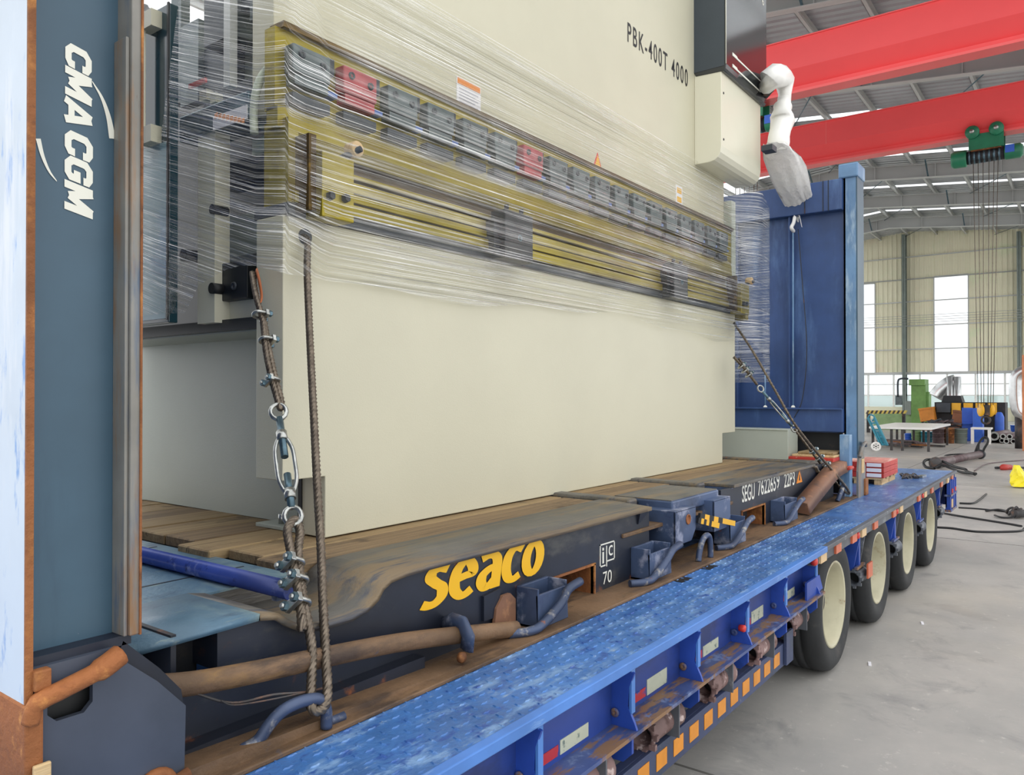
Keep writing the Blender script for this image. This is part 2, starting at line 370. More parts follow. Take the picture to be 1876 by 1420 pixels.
def film_mat():
    t = NT('stretch_film'); t.n.remove(t.b)
    out = t.n['Material Output']
    def lines(along, across, lo, hi, det=2): return t.ramp(t.noise(1.0, (along, across, 1), det, .55, 0, 'UV'), lo, hi)
    mod = t.ramp(t.noise(1.0, (1.1, 2.4, 1), 4, .6, .3, 'UV'), .34, .66)
    mod2 = t.ramp(t.noise(1.0, (2.3, 5.0, 1), 4, .6, .3, 'UV'), .40, .68)
    fine = t.math('MULTIPLY', lines(.3, 210, .54, .62), t.math('ADD', t.math('MULTIPLY', mod2, .75), .28))
    mid = t.math('MULTIPLY', lines(.18, 75, .53, .64), t.math('ADD', t.math('MULTIPLY', mod, .8), .2))
    wide = lines(.35, 14, .42, .68, 3)
    dark = t.math('MULTIPLY', lines(.25, 120, .57, .66), t.math('ADD', t.math('MULTIPLY', mod, .6), .2))  # dark lines of refracted light, tinted into the film
    op = t.math('ADD', t.math('ADD', t.math('MULTIPLY', fine, .82), t.math('MULTIPLY', mid, .36)), t.math('ADD', t.math('MULTIPLY', wide, .05), .018))
    op = t.math('MINIMUM', op, .85)
    tr = t.n.new('ShaderNodeBsdfTransparent'); t.link(t.mixc(dark, (.97,.97,.95,1), (.5,.5,.48,1)), tr.inputs[0])
    df = t.n.new('ShaderNodeBsdfDiffuse'); df.inputs[0].default_value = (.86, .86, .83, 1)
    tl = t.n.new('ShaderNodeBsdfTranslucent'); tl.inputs[0].default_value = (.8, .8, .78, 1)
    gl = t.n.new('ShaderNodeBsdfGlossy'); gl.inputs['Roughness'].default_value = .14; gl.inputs[0].default_value = (.97, .97, .97, 1)
    bp = t.n.new('ShaderNodeBump'); bp.inputs['Strength'].default_value = .9; bp.inputs['Distance'].default_value = .02
    t.link(t.math('ADD', t.noise(1.0, (.4, 60, 1), 3, .6, 0, 'UV'), t.noise(1.0, (2.2, 8, 1), 3, .6, .5, 'UV')), bp.inputs['Height'])
    t.link(bp.outputs[0], gl.inputs['Normal'])
    def mix(f, a, b):
        m_ = t.n.new('ShaderNodeMixShader')
        if isinstance(f, float): m_.inputs[0].default_value = f
        else: t.link(f, m_.inputs[0])
        t.link(a.outputs[0], m_.inputs[1]); t.link(b.outputs[0], m_.inputs[2]); return m_
    body = mix(.5, mix(.3, df, tl), gl)
    fin = mix(t.math('MULTIPLY', mod, .09), mix(op, tr, body), gl)
    t.link(fin.outputs[0], out.inputs[0]); return t.m
M['film'] = film_mat()
def glass_mat(name, tint, tr_amt, gloss=.1):
    t = NT(name); t.n.remove(t.b); out = t.n['Material Output']
    tr = t.n.new('ShaderNodeBsdfTransparent'); tr.inputs[0].default_value = tint
    tl = t.n.new('ShaderNodeBsdfTranslucent'); tl.inputs[0].default_value = tint
    gl = t.n.new('ShaderNodeBsdfGlossy'); gl.inputs['Roughness'].default_value = .05
    a = t.n.new('ShaderNodeMixShader'); a.inputs[0].default_value = tr_amt; t.link(tl.outputs[0], a.inputs[1]); t.link(tr.outputs[0], a.inputs[2])
    b = t.n.new('ShaderNodeMixShader'); b.inputs[0].default_value = gloss; t.link(a.outputs[0], b.inputs[1]); t.link(gl.outputs[0], b.inputs[2])
    t.link(b.outputs[0], out.inputs[0]); return t.m
M['skylight'] = glass_mat('translucent_sheet', (.97, .99, 1, 1), .45, .03)
M['pane'] = glass_mat('window_glass', (.86, .93, .95, 1), .92, .08)
def concrete():
    t = NT('concrete_floor')
    c = t.mixc(t.ramp(t.noise(.7, (1,1,1), 8, .65), .3, .72), lin('9d9c99'), lin('b9b5af'))
    c = t.mixc(t.ramp(t.noise(2.0, (1,1,1), 8, .7, .5), .52, .72), c, lin('8f8e8d'))
    c = t.mixc(t.ramp(t.noise(14, (1,1,1), 6, .7), .58, .74), c, lin('c8c5be'))
    c = t.mixc(t.ramp(t.noise(.25, (1,1,1), 4, .6), .52, .72), c, lin('c6beb0'))
    t.link(c, t.b.inputs['Base Color'])
    t.link(t.math('ADD', t.math('MULTIPLY', t.noise(1.2), .35), .28), t.b.inputs['Roughness'])
    bp = t.n.new('ShaderNodeBump'); bp.inputs['Strength'].default_value = .12; bp.inputs['Distance'].default_value = .01
    t.link(t.noise(30), bp.inputs['Height']); t.link(bp.outputs[0], t.b.inputs['Normal'])
    return t.m
M['floor'] = concrete()
# ================================================================== the hall
M['unseen_skylight'] = glass_mat('clear_roof_sheet', (.95, .97, .98, 1), .8, .03)
WX = 51.2                                   # far wall
RIDGE, ZR, SL = 8.6, 11.25, .10             # ridge position, roof height, fall
def zroof(y): return ZR-SL*abs(y-RIDGE)
fl = struct(MB().box(-25, 150, -45, 60, -.2, 0).build('floor', M['floor']))
jm = plain('joint_sealant', '6d6b66', .7)
for x in (3.0, 9.4, 15.0, 21.0, 27.0): MB().box(x, x+.014, -14, 20, -.01, .0012).build('floor_joint', jm, fl)
for y in (-2.6, 3.0, 8.6): MB().box(-10, 48, y, y+.014, -.01, .0012).build('floor_joint', jm, fl)
# roof sheets with trapezoid ribs running down the fall, translucent strips between the frames
def corr(a0, a1, pitch, dep):
    out = []; a = a0
    while a < a1-1e-6:
        for d, h in ((0, 0), (.55, 0), (.65, dep), (.9, dep)):
            if a+d*pitch <= a1: out.append((a+d*pitch, h))
        a += pitch
    out.append((a1, 0)); return out
sky = [(x, x+.4) for x in (27.6, 33.2, 38.8, 44.4)]
def roof_strip(x0, x1, mat, name, parent=None, pitch=.32, spans=((-6.5,-5.5), (-1.0,RIDGE), (RIDGE,12.6), (17.2,20.0))):
    b = MB(); pr = corr(x0, x1, pitch, .05); n = len(pr)
    for ya, yb in spans:
        o = len(b.v)
        for y in (ya, yb): b.v += [(x, y, zroof(y)+h) for x, h in pr]
        for i in range(n-1): b.f.append([o+i, o+i+1, o+n+i+1, o+n+i]); b.sm.append(False)
    return b.build(name, mat, parent, fix=False)
ce = struct(roof_strip(8.5, 14.0, M['roofsheet'], 'ceiling'))
x = 14.0
for s0, s1 in sky:
    roof_strip(x, s0, M['roofsheet'], 'roof_sheet', ce); roof_strip(s0, s1, M['skylight'], 'skylight_sheet', ce); x = s1
roof_strip(x, WX, M['roofsheet'], 'roof_sheet', ce)
for sp_ in ((-5.5,-1.0), (12.6,17.2)): roof_strip(8.5, WX, M['unseen_skylight'], 'skylight_sheet', ce, spans=(sp_,))   # long skylight strips near both eaves, unseen, added to brighten the hall
for k in range(-15, 12):        # purlins along the hall
    y = RIDGE+k*1.5
    if y < -6.4 or y > 19.9: continue
    z = zroof(y)-.01
    MB().box(8.5, WX, y-.045, y+.045, z-.22, z-.2).box(8.5, WX, y+.035, y+.045, z-.22, z).box(8.5, WX, y-.045, y+.045, z-.01, z).build('purlin', M['steel_lt'], ce)
frames = [12.0, 17.6, 23.2, 28.8, 34.4, 40.0, 45.6]
for fx in frames:
    r = None
    b = MB()
    for ya, yb in ((-6.3, RIDGE), (RIDGE, 19.8)):
        za, zb = zroof(ya)-.22, zroof(yb)-.22; d = .55
        b.hexa([(fx-.006,ya,za-d),(fx+.006,ya,za-d),(fx+.006,yb,zb-d),(fx-.006,yb,zb-d),(fx-.006,ya,za),(fx+.006,ya,za),(fx+.006,yb,zb),(fx-.006,yb,zb)])
    r = b.build('rafter', M['steel_grey'], ce)
    b = MB()
    for ya, yb in ((-6.3, RIDGE), (RIDGE, 19.8)):
        for off, h in ((.22, .02), (.75, .02)):
            za, zb = zroof(ya)-off, zroof(yb)-off
            b.hexa([(fx-.12,ya,za-h),(fx+.12,ya,za-h),(fx+.12,yb,zb-h),(fx-.12,yb,zb-h),(fx-.12,ya,za),(fx+.12,ya,za),(fx+.12,yb,zb),(fx-.12,yb,zb)])
    b.build('rafter_flange', M['steel_lt'], r)
    for k in range(-8, 7):
        y = RIDGE+k*2.2+.6; z = zroof(y)-.24
        if y < -6: continue
        MB().box(fx-.1, fx+.1, y-.008, y+.008, z-.5, z).build('stiffener', M['steel_lt'], r)
        if k % 2 == 0:
            for sg in (-1, 1): MB().bar((fx+sg*.08, y+.25, z-.48), (fx+sg*.75, y+.25, z+.02), .05, .05).build('fly_brace', M['steel_dk'], r)
    for ya in (-2.0, 1.6, 6.2):        # hanging braces and cross rods
        MB().cyl((fx+.1, ya, zroof(ya)-.3), (fx+5.5, ya+2.6, zroof(ya+2.6)-.3), .018, 6).build('brace_rod', M['steel_dk'], r)
# far wall
wb = MB()
def sheet_wall(b, y0, y1, z0, z1):
    pr = corr(y0, y1, .26, .035); n = len(pr); o = len(b.v)
    for top in (0, 1):
        b.v += [(WX-h, y, (z1(y) if callable(z1) else z1) if top else z0) for y, h in pr]
    for i in range(n-1): b.f.append([o+i, o+n+i, o+n+i+1, o+i+1]); b.sm.append(False)
ZS = 2.77
wins = [(10.45, 12.6, 8.3), (5.5, 7.25, 8.42), (-2.0, -.2, 8.42), (17.0, 18.8, 8.3)]
zt = lambda y: zroof(y)
yc = -6.5
for y0, y1, zh in sorted(wins):
    sheet_wall(wb, yc, y0, ZS, zt); sheet_wall(wb, y0, y1, zh, zt); yc = y1
sheet_wall(wb, yc, 20, ZS, zt)
wb.box(WX-.02, WX+.1, -6.5, 20, 0, .75)
wall = struct(wb.build('wall_back', M['wallsheet'], fix=False))
for y in (-2.68, 3.04, 8.78, 14.5):
    c = MB().box(WX-.5, WX-.06, y-.008, y+.008, 0, zt(y)-.2).box(WX-.5, WX-.48, y-.1, y+.1, 0, zt(y)-.2).box(WX-.08, WX-.06, y-.1, y+.1, 0, zt(y)-.2)
    c.build('wall_column', M['col_green'], wall)
for z in (4.18, 5.58, 7.02, 8.37, 9.7):
    MB().box(WX-.13, WX-.06, -6.5, 20, z-.03, z+.03).build('wall_girt', M['steel_lt'] if z != 8.37 else M['steel_grey'], wall)
MB().box(WX-.16, WX-.02, -6.5, 20, ZS-.1, ZS+.06).build('wall_girt', M['steel_lt'], wall)
for k, z in enumerate((5.72, 5.86, 6.0, 6.14)):
    MB().cyl((WX-.62, -6.3, z), (WX-.62, 20, z), .012, 5).build('conductor_rail', M['steel_grey'], wall)
for i, (y0, y1, zh) in enumerate(wins):
    w = struct(MB().box(WX-.03, WX-.02, y0, y1, ZS+.06, zh).build('window_%d' % (i+1), M['skylight']))
    MB().box(WX-.05, WX, y0-.03, y0+.03, ZS, zh).box(WX-.05, WX, y1-.03, y1+.03, ZS, zh).box(WX-.05, WX, y0, y1, zh-.03, zh+.03).build('window_frame', M['steel_lt'], w)
w = struct(MB().box(WX-.02, WX-.012, -6.5, 20, .75, ZS-.1).build('window_5', M['pane']))
y = -6.2
while y < 20:
    MB().box(WX-.1, WX+.02, y-.05, y+.05, .75, ZS-.1).build('window_mullion', M['white_plastic'], w); y += 1.42
for z in (1.45, 2.1): MB().box(WX-.08, WX+.01, -6.5, 20, z-.03, z+.03).build('window_transom', M['white_plastic'], w)
# pale building and yard wall beyond the glass
yb = struct(MB().box(85, 85.4, -60, 60, 0, 1.4).build('wall_yard', plain('yard_wall_render', 'c9cfc8', .7)))

# ================================================================== overhead cranes
ZC = 7.6
def crane(xc, label):
    r = root('overhead_crane', label, 'crane', (xc, 4, ZC-.02), 'red overhead crane girders')
    y0, y1 = -6.2, 19
    hw = .36
    P = [(-hw, .98), (-hw, .40), (-.11, .13), (-.11, .03), (.11, .03), (.11, .13), (hw, .40), (hw, .98)]
    b = MB(); b.prism([(xc+a, ZC+c) for a, c in P], 'y', y0, y1); b.build('girder', M['crane'], r)
    MB().box(xc-.19, xc+.19, y0, y1, ZC-.02, ZC+.03).build('lower_flange', M['crane_lt'], r)
    MB().box(xc-hw-.04, xc+hw+.04, y0, y1, ZC+.98, ZC+1.0).build('top_plate', M['crane_lt'], r)
    for k in range(7):
        y = y0+2.4+k*4.6
        MB().box(xc-hw-.004, xc-hw, y-.012, y+.012, ZC+.40, ZC+.98).build('weld_seam', M['crane_lt'], r)
    return r
crane(15.95, 'red overhead crane girder crossing right above the white bagged pendant arm')
crane(21.15, 'red overhead crane girder carrying the green electric hoist in plain view')
def hoist(xc, yc, label):
    r = root('electric_hoist', label, 'hoist', (xc, yc, ZC-.8), 'green electric hoists')
    z = ZC-.46
    MB().cyl((xc, yc-.42, z), (xc, yc+.34, z), .15, 20).build('drum', M['under'], r)
    for k in range(7): MB().cyl((xc, yc-.34+k*.1, z), (xc, yc-.30+k*.1, z), .162, 20).build('drum_band', M['steel_dk'], r)
    MB().lathe((xc, yc+.34, z), (0,1,0), [(0,0),(.19,0),(.2,.03),(.2,.26),(.17,.32),(0,.33)], 20).build('gearbox', M['green_dk'], r)
    MB().lathe((xc, yc-.42, z), (0,-1,0), [(0,0),(.16,0),(.17,.02),(.17,.3),(.12,.36),(0,.37)], 20).build('motor', M['green_dk'], r)
    MB().box(xc-.18, xc-.16, yc-.62, yc-.44, z-.05, z+.12).build('control_box', M['blue_bright'], r)
    for sx in (-.205, .205): MB().box(xc+sx-.015, xc+sx+.015, yc-.42, yc+.28, z+.12, ZC+.02).build('trolley_plate', M['green_dk'], r)
    MB().box(xc-.2, xc+.2, yc-.36, yc+.24, z+.1, z+.16).build('hanger', M['rust'], r)
    for dy in (-.28, .2):
        wh = MB().lathe((xc-.22, yc+dy, ZC+.06), (-1,0,0), [(0,0),(.13,0),(.15,.02),(.15,.09),(.1,.1),(.06,.14),(0,.14)], 18).build('trolley_wheel', M['green_dk'], r)
        MB().lathe((xc-.36, yc+dy, ZC+.06), (-1,0,0), [(.05,0),(.05,.02),(0,.025)], 12).build('hub', M['steel'], wh)
    for dy in (-.3, -.22, -.12, 0.0, .1, .2):
        MB().cyl((xc-.12, yc+dy, z-.1), (xc-.12+random.uniform(-.1,.1), yc+dy*.6, 1.22), .008, 5).build('hoist_rope', M['rope'], r)
    for sy in (-.1, .1):
        bk = MB().lathe((xc-.12, yc+sy-.03, 1.16), (.55,-1,0), [(0,-.03),(.13,-.03),(.15,-.015),(.15,.015),(.13,.03),(0,.03)], 24).build('hook_sheave', M['yellow_p'], r)
        MB().lathe((xc-.135, yc+sy-.06, 1.16), (.55,-1,0), [(0,.02),(.045,.02),(.045,0)], 14).build('sheave_hub', M['scrap'], bk)
    MB().box(xc-.16, xc-.08, yc-.12, yc+.06, 1.04, 1.28).build('hook_frame', M['scrap'], r)
    MB().torus((xc-.12, yc-.03, .93), (1,0,0), .085, .024, 16).build('hook', M['scrap'], r)
    return r
hoist(21.15, 1.95, 'green electric hoist with two trolley wheels and long hanging ropes')
hoist(15.95, 5.75, 'green electric hoist partly hidden behind the white bagged pendant arm')
# ================================================================== low-bed trailer
ZD = .75                       # deck height
Y0, Y1 = 1.089, 4.14
TR = root('lowbed_trailer', 'long blue low-bed trailer carrying the flat rack, wheels on grey concrete', 'trailer', (3.0, 2.6, 0))
XA, XB = -2.2, 9.12
MB().box(XA, XB, Y0+.02, Y1, ZD-.02, ZD).build('deck_plate', M['deck'], TR)
# raised lozenges of the tread plate
b = MB()
p = .040
rows = int((1.68-Y0-.03)/p)
nx = int((5.2-.2)/p)
for j in range(rows):
    for i in range(nx):
        x = .2+i*p; y = Y0+.045+j*p
        if y > 1.44 and x > .7: continue
        if (i+j) % 2: dx, dy = .0145, .0042
        else: dx, dy = .0042, .0145
        b.add([(x-dx,y,ZD),(x,y-dy,ZD),(x+dx,y,ZD),(x,y+dy,ZD),(x-dx*.6,y,ZD+.003),(x,y-dy*.6,ZD+.003),(x+dx*.6,y,ZD+.003),(x,y+dy*.6,ZD+.003)],
              [(0,1,5,4),(1,2,6,5),(2,3,7,6),(3,0,4,7),(4,5,6,7)])
b.build('tread_lozenges', M['deck'], TR, kind='stuff')
MB().box(XA, 4.2, Y0, Y0+.03, ZD-.024, ZD+.006).build('deck_edge', M['deck_edge'], TR, bevel=.003)
MB().box(4.2, XB, Y0, Y0+.03, ZD-.018, ZD+.006).build('deck_edge', M['dull_grey'], TR, bevel=.003)
MB().box(XA, 4.3, Y0+.09, Y0+.1, .53, ZD-.02).build('side_web', M['web_blue'], TR)
MB().box(XA, 4.15, Y0, Y0+.12, .522, .534).build('lower_flange', M['flange'], TR)
for k in range(-3, 6):
    x = 1.6+.495*k
    P = [(Y0+.095, ZD-.03), (Y0+.012, ZD-.045), (Y0+.03, .66), (Y0+.035, .6), (Y0+.012, .555), (Y0+.004, .534), (Y0+.095, .534)]
    rb = MB().prism(P, 'x', x-.005, x+.005).build('rib', M['royal'], TR)
    MB().prism([(Y0+.02, .522), (Y0+.1, .522), (Y0+.1, .43), (Y0+.05, .43), (Y0+.02, .46)], 'x', x-.006, x+.006).build('rib_tongue', M['royal'], rb)
    MB().box(x-.003, x+.02, Y0+.022, Y0+.03, .58, ZD-.024).build('rib_face', M['deck_edge'], rb)  # lighter blue puts the light on the rib's front edge into colour
    MB().lathe((x-.009, Y0+.075, .575), (-1,0,0), [(0,0),(.014,0),(.014,.004),(.006,.004)], 14).build('lashing_hole_rim', M['flange'], rb)
    if k >= -1:
        xs = x+.2+.03*(k % 2)
        st = MB().box(xs, xs+.15, Y0+.088, Y0+.0905, .548, .588+.012*(k % 2)).build('reflective_sticker', M['sticker'], TR)
        MB().box(xs-.085, xs-.01, Y0+.088, Y0+.0905, .55, .58).build('red_sticker', M['sticker_red'], TR)
    if k == 3: MB().lathe((x-.02, Y0+.03, .60), (0,-1,0), [(0,-.02),(.013,-.02),(.015,0),(.011,.006),(0,.007)], 14).build('side_lamp', M['red'], TR)
# stake tubes hanging below the flange, and their hangers
def stake_tube(x, y, z, L=.24, r=.05, mt='primer'):
    t = MB().lathe((x, y, z), (1,0,0), [(r*.74,L),(r*.74,0),(r*.98,0),(r,.01),(r*.86,.03),(r*.86,L-.03),(r,L-.02),(r,L),(r*.74,L)], 18).build('stake_tube', M[mt], TR)
    for q in range(9):
        a = 2*math.pi*q/9+.3; MB().obox((x+.006, y+math.cos(a)*r, z+math.sin(a)*r), (.008,0,0), (0,.008+.003*(q % 2),0), (0,0,.009)).build('weld_burr', M[mt], t)
    MB().lathe((x+.09, y, z), (1,0,0), [(0,0),(r*.73,0)], 18).build('tube_plug', M['rubber'], t)
    return t
for k in range(-2, 5):
    x = 1.79+.495*k
    stake_tube(x, Y0+.09, .43)
    MB().box(x+.16, x+.168, Y0+.03, Y0+.15, .38, .522).build('hanger_plate', M['dull_grey'], TR)
# side guard with orange squares
g = MB().box(-.6, 3.72, Y0+.06, Y0+.075, .275, .38).box(-.6, 3.72, Y0+.075, Y0+.11, .373, .38).build('side_guard', M['guard'], TR, bevel=.002)
MB().box(3.66, 3.76, Y0+.045, Y0+.058, .28, .43).build('guard_end_plate', M['guard'], g)
k = 0; x = .75
while x < 3.65:
    MB().box(x, x+.078, Y0+.0575, Y0+.0605, .3, .357).build('orange_reflector', M['orange'], g, bevel=.001)
    x += .132; k += 1
# underframe
for y in (1.75, 3.4): MB().box(XA, XB-.1, y, y+.16, .34, ZD-.02).build('main_beam', M['under'], TR)
for k in range(14): MB().box(-1.8+k*.8, -1.74+k*.8, Y0+.1, Y1-.05, .58, ZD-.02).build('cross_member', M['under'], TR)
MB().box(XA, 4.0, 1.55, 1.6, .3, .52).build('inner_beam', M['under'], TR)
MB().box(-1.5, 3.9, 3.5, 4.08, .12, .7).build('light_block', M['under'], TR)  # unseen box added to keep light from leaking under the trailer
MB().box(-2.0, 3.9, 2.3, 2.36, .16, .72).build('inner_beam', M['under'], TR)  # central sheet added to keep the ground below the trailer dark
# wheels
def wheel(x, y, group=None):
    R = .37; z = R
    prof = lambda: [(.235,.0),(.27,-.012),(.30,-.018),(.335,-.014),(.358,.004),(.368,.03),(.37,.045),(.37,.075),(.362,.078),(.362,.085),(.37,.088),(.37,.125),(.362,.128),(.362,.135),(.37,.138),(.37,.175),(.36,.2),(.3,.22),(.235,.2)]
    w = MB().lathe((x, y, z), (0,1,0), prof(), 44).build('wheel', M['tyre'], TR)
    MB().lathe((x, y+.26, z), (0,1,0), prof(), 36).build('inner_tyre', M['tyre'], w)
    rm = MB().lathe((x, y, z), (0,1,0), [(.238,.02),(.242,.0),(.238,-.006),(.226,-.002),(.222,.014),(.214,.02),(.212,.05),(.204,.055),(.2,.15),(.165,.17),(.12,.175),(.1,.13),(.085,.11),(0,.11)], 40).build('rim', M['rim'], w)
    for q in range(8):
        a = 2*math.pi*q/8; MB().cyl((x+.135*math.cos(a), y+.175, z+.135*math.sin(a)), (x+.135*math.cos(a), y+.14, z+.135*math.sin(a)), .014, 6).build('wheel_nut', M['scrap'], w)
    for q in range(6):
        a = 2*math.pi*q/6+.3; MB().obox((x+.196*math.cos(a), y+.12, z+.197*math.sin(a)), (.02*abs(math.sin(a))+.006,0,0), (0,.018,0), (0,0,.02*abs(math.cos(a))+.006)).build('hand_hole', M['under'], w)
    MB().lathe((x, y, z), (0,1,0), [(0,.06),(.05,.06),(.06,.08),(.06,.12)], 18).build('hub_cap', M['scrap'], w)
for x in (4.55, 5.68, 6.75, 7.82): wheel(x, Y0+.06)
# rear edge beam, brackets between the wheels, marker lights
MB().box(4.05, XB, Y0+.024, Y0+.06, ZD-.075, ZD-.02).build('edge_beam', M['dull_grey'], TR)
lights = [(4.12,'amber'),(4.42,'orange_red'),(4.78,'orange_red'),(5.02,'amber'),(5.35,'orange_red'),(5.95,'orange_red'),(6.2,'amber'),(6.95,'orange_red'),(7.25,'amber'),(7.6,'orange_red'),(8.15,'orange_red'),(8.55,'amber'),(8.85,'orange_red')]
for x, mt in lights: MB().box(x, x+.11, Y0+.012, Y0+.024, ZD-.073, ZD-.02).build('marker_plate', M[mt], TR)
for x in (4.05, 4.95, 6.12, 7.2): MB().lathe((x, Y0+.02, ZD-.05), (0,-1,0), [(0,-.02),(.02,-.02),(.022,0),(.016,.008),(0,.01)], 14).build('side_lamp', M['red'], TR)
MB().prism([(3.9,.62),(4.12,.62),(4.18,.54),(4.1,.534),(3.9,.534)], 'y', Y0+.02, Y0+.03).build('gusset', M['royal'], TR)
for x in (5.12, 6.22, 7.28, 8.33):
    br = MB().prism([(Y0+.03, ZD-.075), (Y0+.16, ZD-.075), (Y0+.16, .46), (Y0+.07, .46)], 'x', x-.09, x-.075).build('wheel_bracket', M['royal'], TR)
    MB().box(x-.02, x+.02, Y0+.05, Y0+.09, .47, ZD-.075).build('bracket_post', M['royal'], br)
    MB().prism([(Y0+.03, ZD-.075), (Y0+.16, ZD-.075), (Y0+.16, .5), (Y0+.06, .5)], 'x', x+.06, x+.07).build('bracket_gusset', M['dull_grey'], br)
    MB().box(x-.1, x+.1, Y0+.04, Y0+.06, .475, .49).build('bracket_foot', M['flange'], br)
    stake_tube(x-.1, Y0+.07, .42, .2, .05, 'dull_grey')
MB().box(5.12, 5.24, Y0+.0, Y0+.01, .41, .5).build('orange_marker', M['orange_red'], TR)
# rear end box
MB().box(8.7, XB, Y0+.04, Y0+.05, .42, ZD-.02).box(XB-.02, XB, Y0+.02, Y1, .4, ZD-.02).build('tail_panel', M['web_blue'], TR)
for x in (8.72, 8.86, 8.98, 9.1): MB().box(x-.02, x+.02, Y0+.005, Y0+.05, .4, ZD-.06).build('tail_rib', M['royal'], TR)
MB().box(8.68, XB, Y0+.0, Y0+.06, .53, .55).box(8.68, XB, Y0+.0, Y0+.06, .38, .4).build('tail_flange', M['flange'], TR)
MB().box(8.78, 8.84, Y0-.002, Y0+.006, .56, .6).build('tail_lamp', M['red'], TR); MB().box(8.74, 8.82, Y0-.003, Y0+.004, .42, .5).build('tail_marker', M['amber'], TR)
MB().box(9.0, 9.05, Y0-.002, Y0+.006, .56, .6).build('tail_lamp', M['red'], TR)
# lock recesses cut in the deck beside the flat rack
for u, v in ((1255, 1063), (1303, 1040)):
    c = onz(u, v, ZD); MB().prism([(c.x-.05, c.y-.012), (c.x+.05, c.y-.012), (c.x+.05, c.y+.03), (c.x-.05, c.y+.03)], 'z', ZD-.01, ZD+.0015).build('lock_recess', M['rubber'], TR)
MB().box(7.9, 8.06, 2.1, 2.12, ZD, ZD+.1).build('stop_plate', M['rust'], TR)
# ================================================================== flat rack container
ZB, ZF = ZD, 1.05
YO = 1.42                                   # outer face of the side
FR = root('flat_rack_container', 'navy collapsible flat rack with yellow lettering and plank floor, on the blue trailer', 'flat rack', (3.57, 2.64, ZB))
MB().box(.72, 6.4, YO, 1.66, ZB, ZB+.012).box(.72, 6.4, 3.62, 3.86, ZB, ZB+.012).build('bottom_flange', M['ledge'], FR, bevel=.003)
top = [(.76,1.034),(.95,1.036),(1.09,1.038),(1.14,1.028),(1.18,1.0),(1.22,.978),(1.28,.970),(1.37,.970),(1.42,.98),(1.455,1.0),(1.475,1.025),(1.51,1.042),(1.57,1.049),(1.7,1.05),(3.06,1.05)]
YW = 1.565
def web(poly, y=1.62): return MB().prism(poly, 'y', y, y+.012)
# side web in plates around the fork pockets
zb = ZB+.012
sw = MB()
PK = [(ony(996,1060,YW).x, ony(1087,1060,YW).x, ony(1086,1033,YW).z), (ony(1359,940,YW).x, ony(1400,930,YW).x, ony(1398,923,YW).z)]
(K0, K1, KZ), (K2, K3, KY) = PK
seg = [(x, z-.014) for x, z in top if 1.0 < x < K0]
sw.prism([(.84,zb),(.995,zb),(.995,.925),(.84,.925)], 'y', YW, YW+.012)
sw.prism([(.995, zb), (K0, zb), (K0, 1.036)]+[p for p in seg[::-1]]+[(.995, 1.036)], 'y', YW, YW+.012)
sw.prism([(K0,KZ),(K1,KZ),(K1,1.036),(K0,1.036)], 'y', YW, YW+.012)
sw.prism([(K1,zb),(3.1,zb),(3.1,1.036),(K1,1.036)], 'y', YW, YW+.012)
sw.prism([(3.1,zb),(3.96,zb),(3.96,1.036),(3.1,1.036)], 'y', 1.72, 1.732)
sw.prism([(3.96,zb),(K2,zb),(K2,1.036),(3.96,1.036)], 'y', YW, YW+.012)
sw.prism([(K2,KY),(K3,KY),(K3,1.036),(K2,1.036)], 'y', YW, YW+.012)
sw.prism([(K3,zb),(6.2,zb),(6.2,1.036),(K3,1.036)], 'y', YW, YW+.012)
sw.box(3.1, 3.112, YW, 1.73, zb, 1.036).box(3.948, 3.96, YW, 1.73, zb, 1.036)
SWB = sw.build('side_web', M['navy'], FR)
MB().box(.72, 6.3, 3.66, 3.672, zb, 1.036).build('side_web', M['navy'], FR)
for x0, x1, kz in PK:
    MB().box(x0-.01, x1+.01, YW-.006, 2.6, kz-.006, kz+.002).box(x0-.008, x0, YW-.006, 2.6, zb, kz).box(x1, x1+.008, YW-.006, 2.6, zb, kz).build('fork_pocket', M['rust'], FR)
# top chords
MB().sheet(top[2:], 'y', 1.545, 1.855, .016).build('top_chord', M['chord'], FR)
MB().sheet(top[:3], 'y', 1.545, 1.855, .016).build('platform_lip', M['platform'], FR)
MB().hexa([(3.06,1.545,1.034),(3.10,1.545,1.034),(3.2,1.855,1.034),(3.06,1.855,1.034),(3.06,1.545,1.05),(3.10,1.545,1.05),(3.2,1.855,1.05),(3.06,1.855,1.05)]).build('chord_tip', M['chord'], FR)
MB().hexa([(3.0,1.56,.985),(3.06,1.555,1.0),(3.16,1.70,1.0),(3.0,1.70,.985),(3.0,1.55,1.034),(3.09,1.55,1.034),(3.19,1.85,1.034),(3.0,1.85,1.034)]).build('chord_gusset', M['navy'], FR)
def thick_plate(x0, x1, name='top_chord', m='chord'):
    o = MB().box(x0, x1, 1.545, 1.855, .99, ZF).build(name, M['bracket'], FR, bevel=.008)
    MB().box(x0+.006, x1-.006, 1.553, 1.852, ZF-.002, ZF+.0035).build('worn_top', M[m], o)
thick_plate(3.31, 3.87)
rp_ = MB().box(4.10, 5.66, 1.548, 1.855, 1.034, ZF+.002).build('top_chord', M['chord'], FR, bevel=.003)
MB().prism([(1.56,1.034),(1.855,1.034),(1.855,.985),(1.60,.985)], 'x', 4.10, 4.13).build('chord_end', M['bracket'], rp_)
MB().sheet([(6.3,1.045),(6.02,1.045),(5.96,1.03),(5.92,.99),(5.82,.985),(5.74,1.0),(5.69,1.036),(5.62,1.046)][::-1], 'y', 1.545, 1.855, .016).build('top_chord', M['chord'], FR)
MB().box(2.86, 4.1, 1.555, 1.72, .945, .962).build('lower_rail', M['ledge'], FR, bevel=.004)
MB().box(1.5, 6.2, 3.55, 3.86, 1.03, 1.05).build('top_chord', M['chord'], FR)
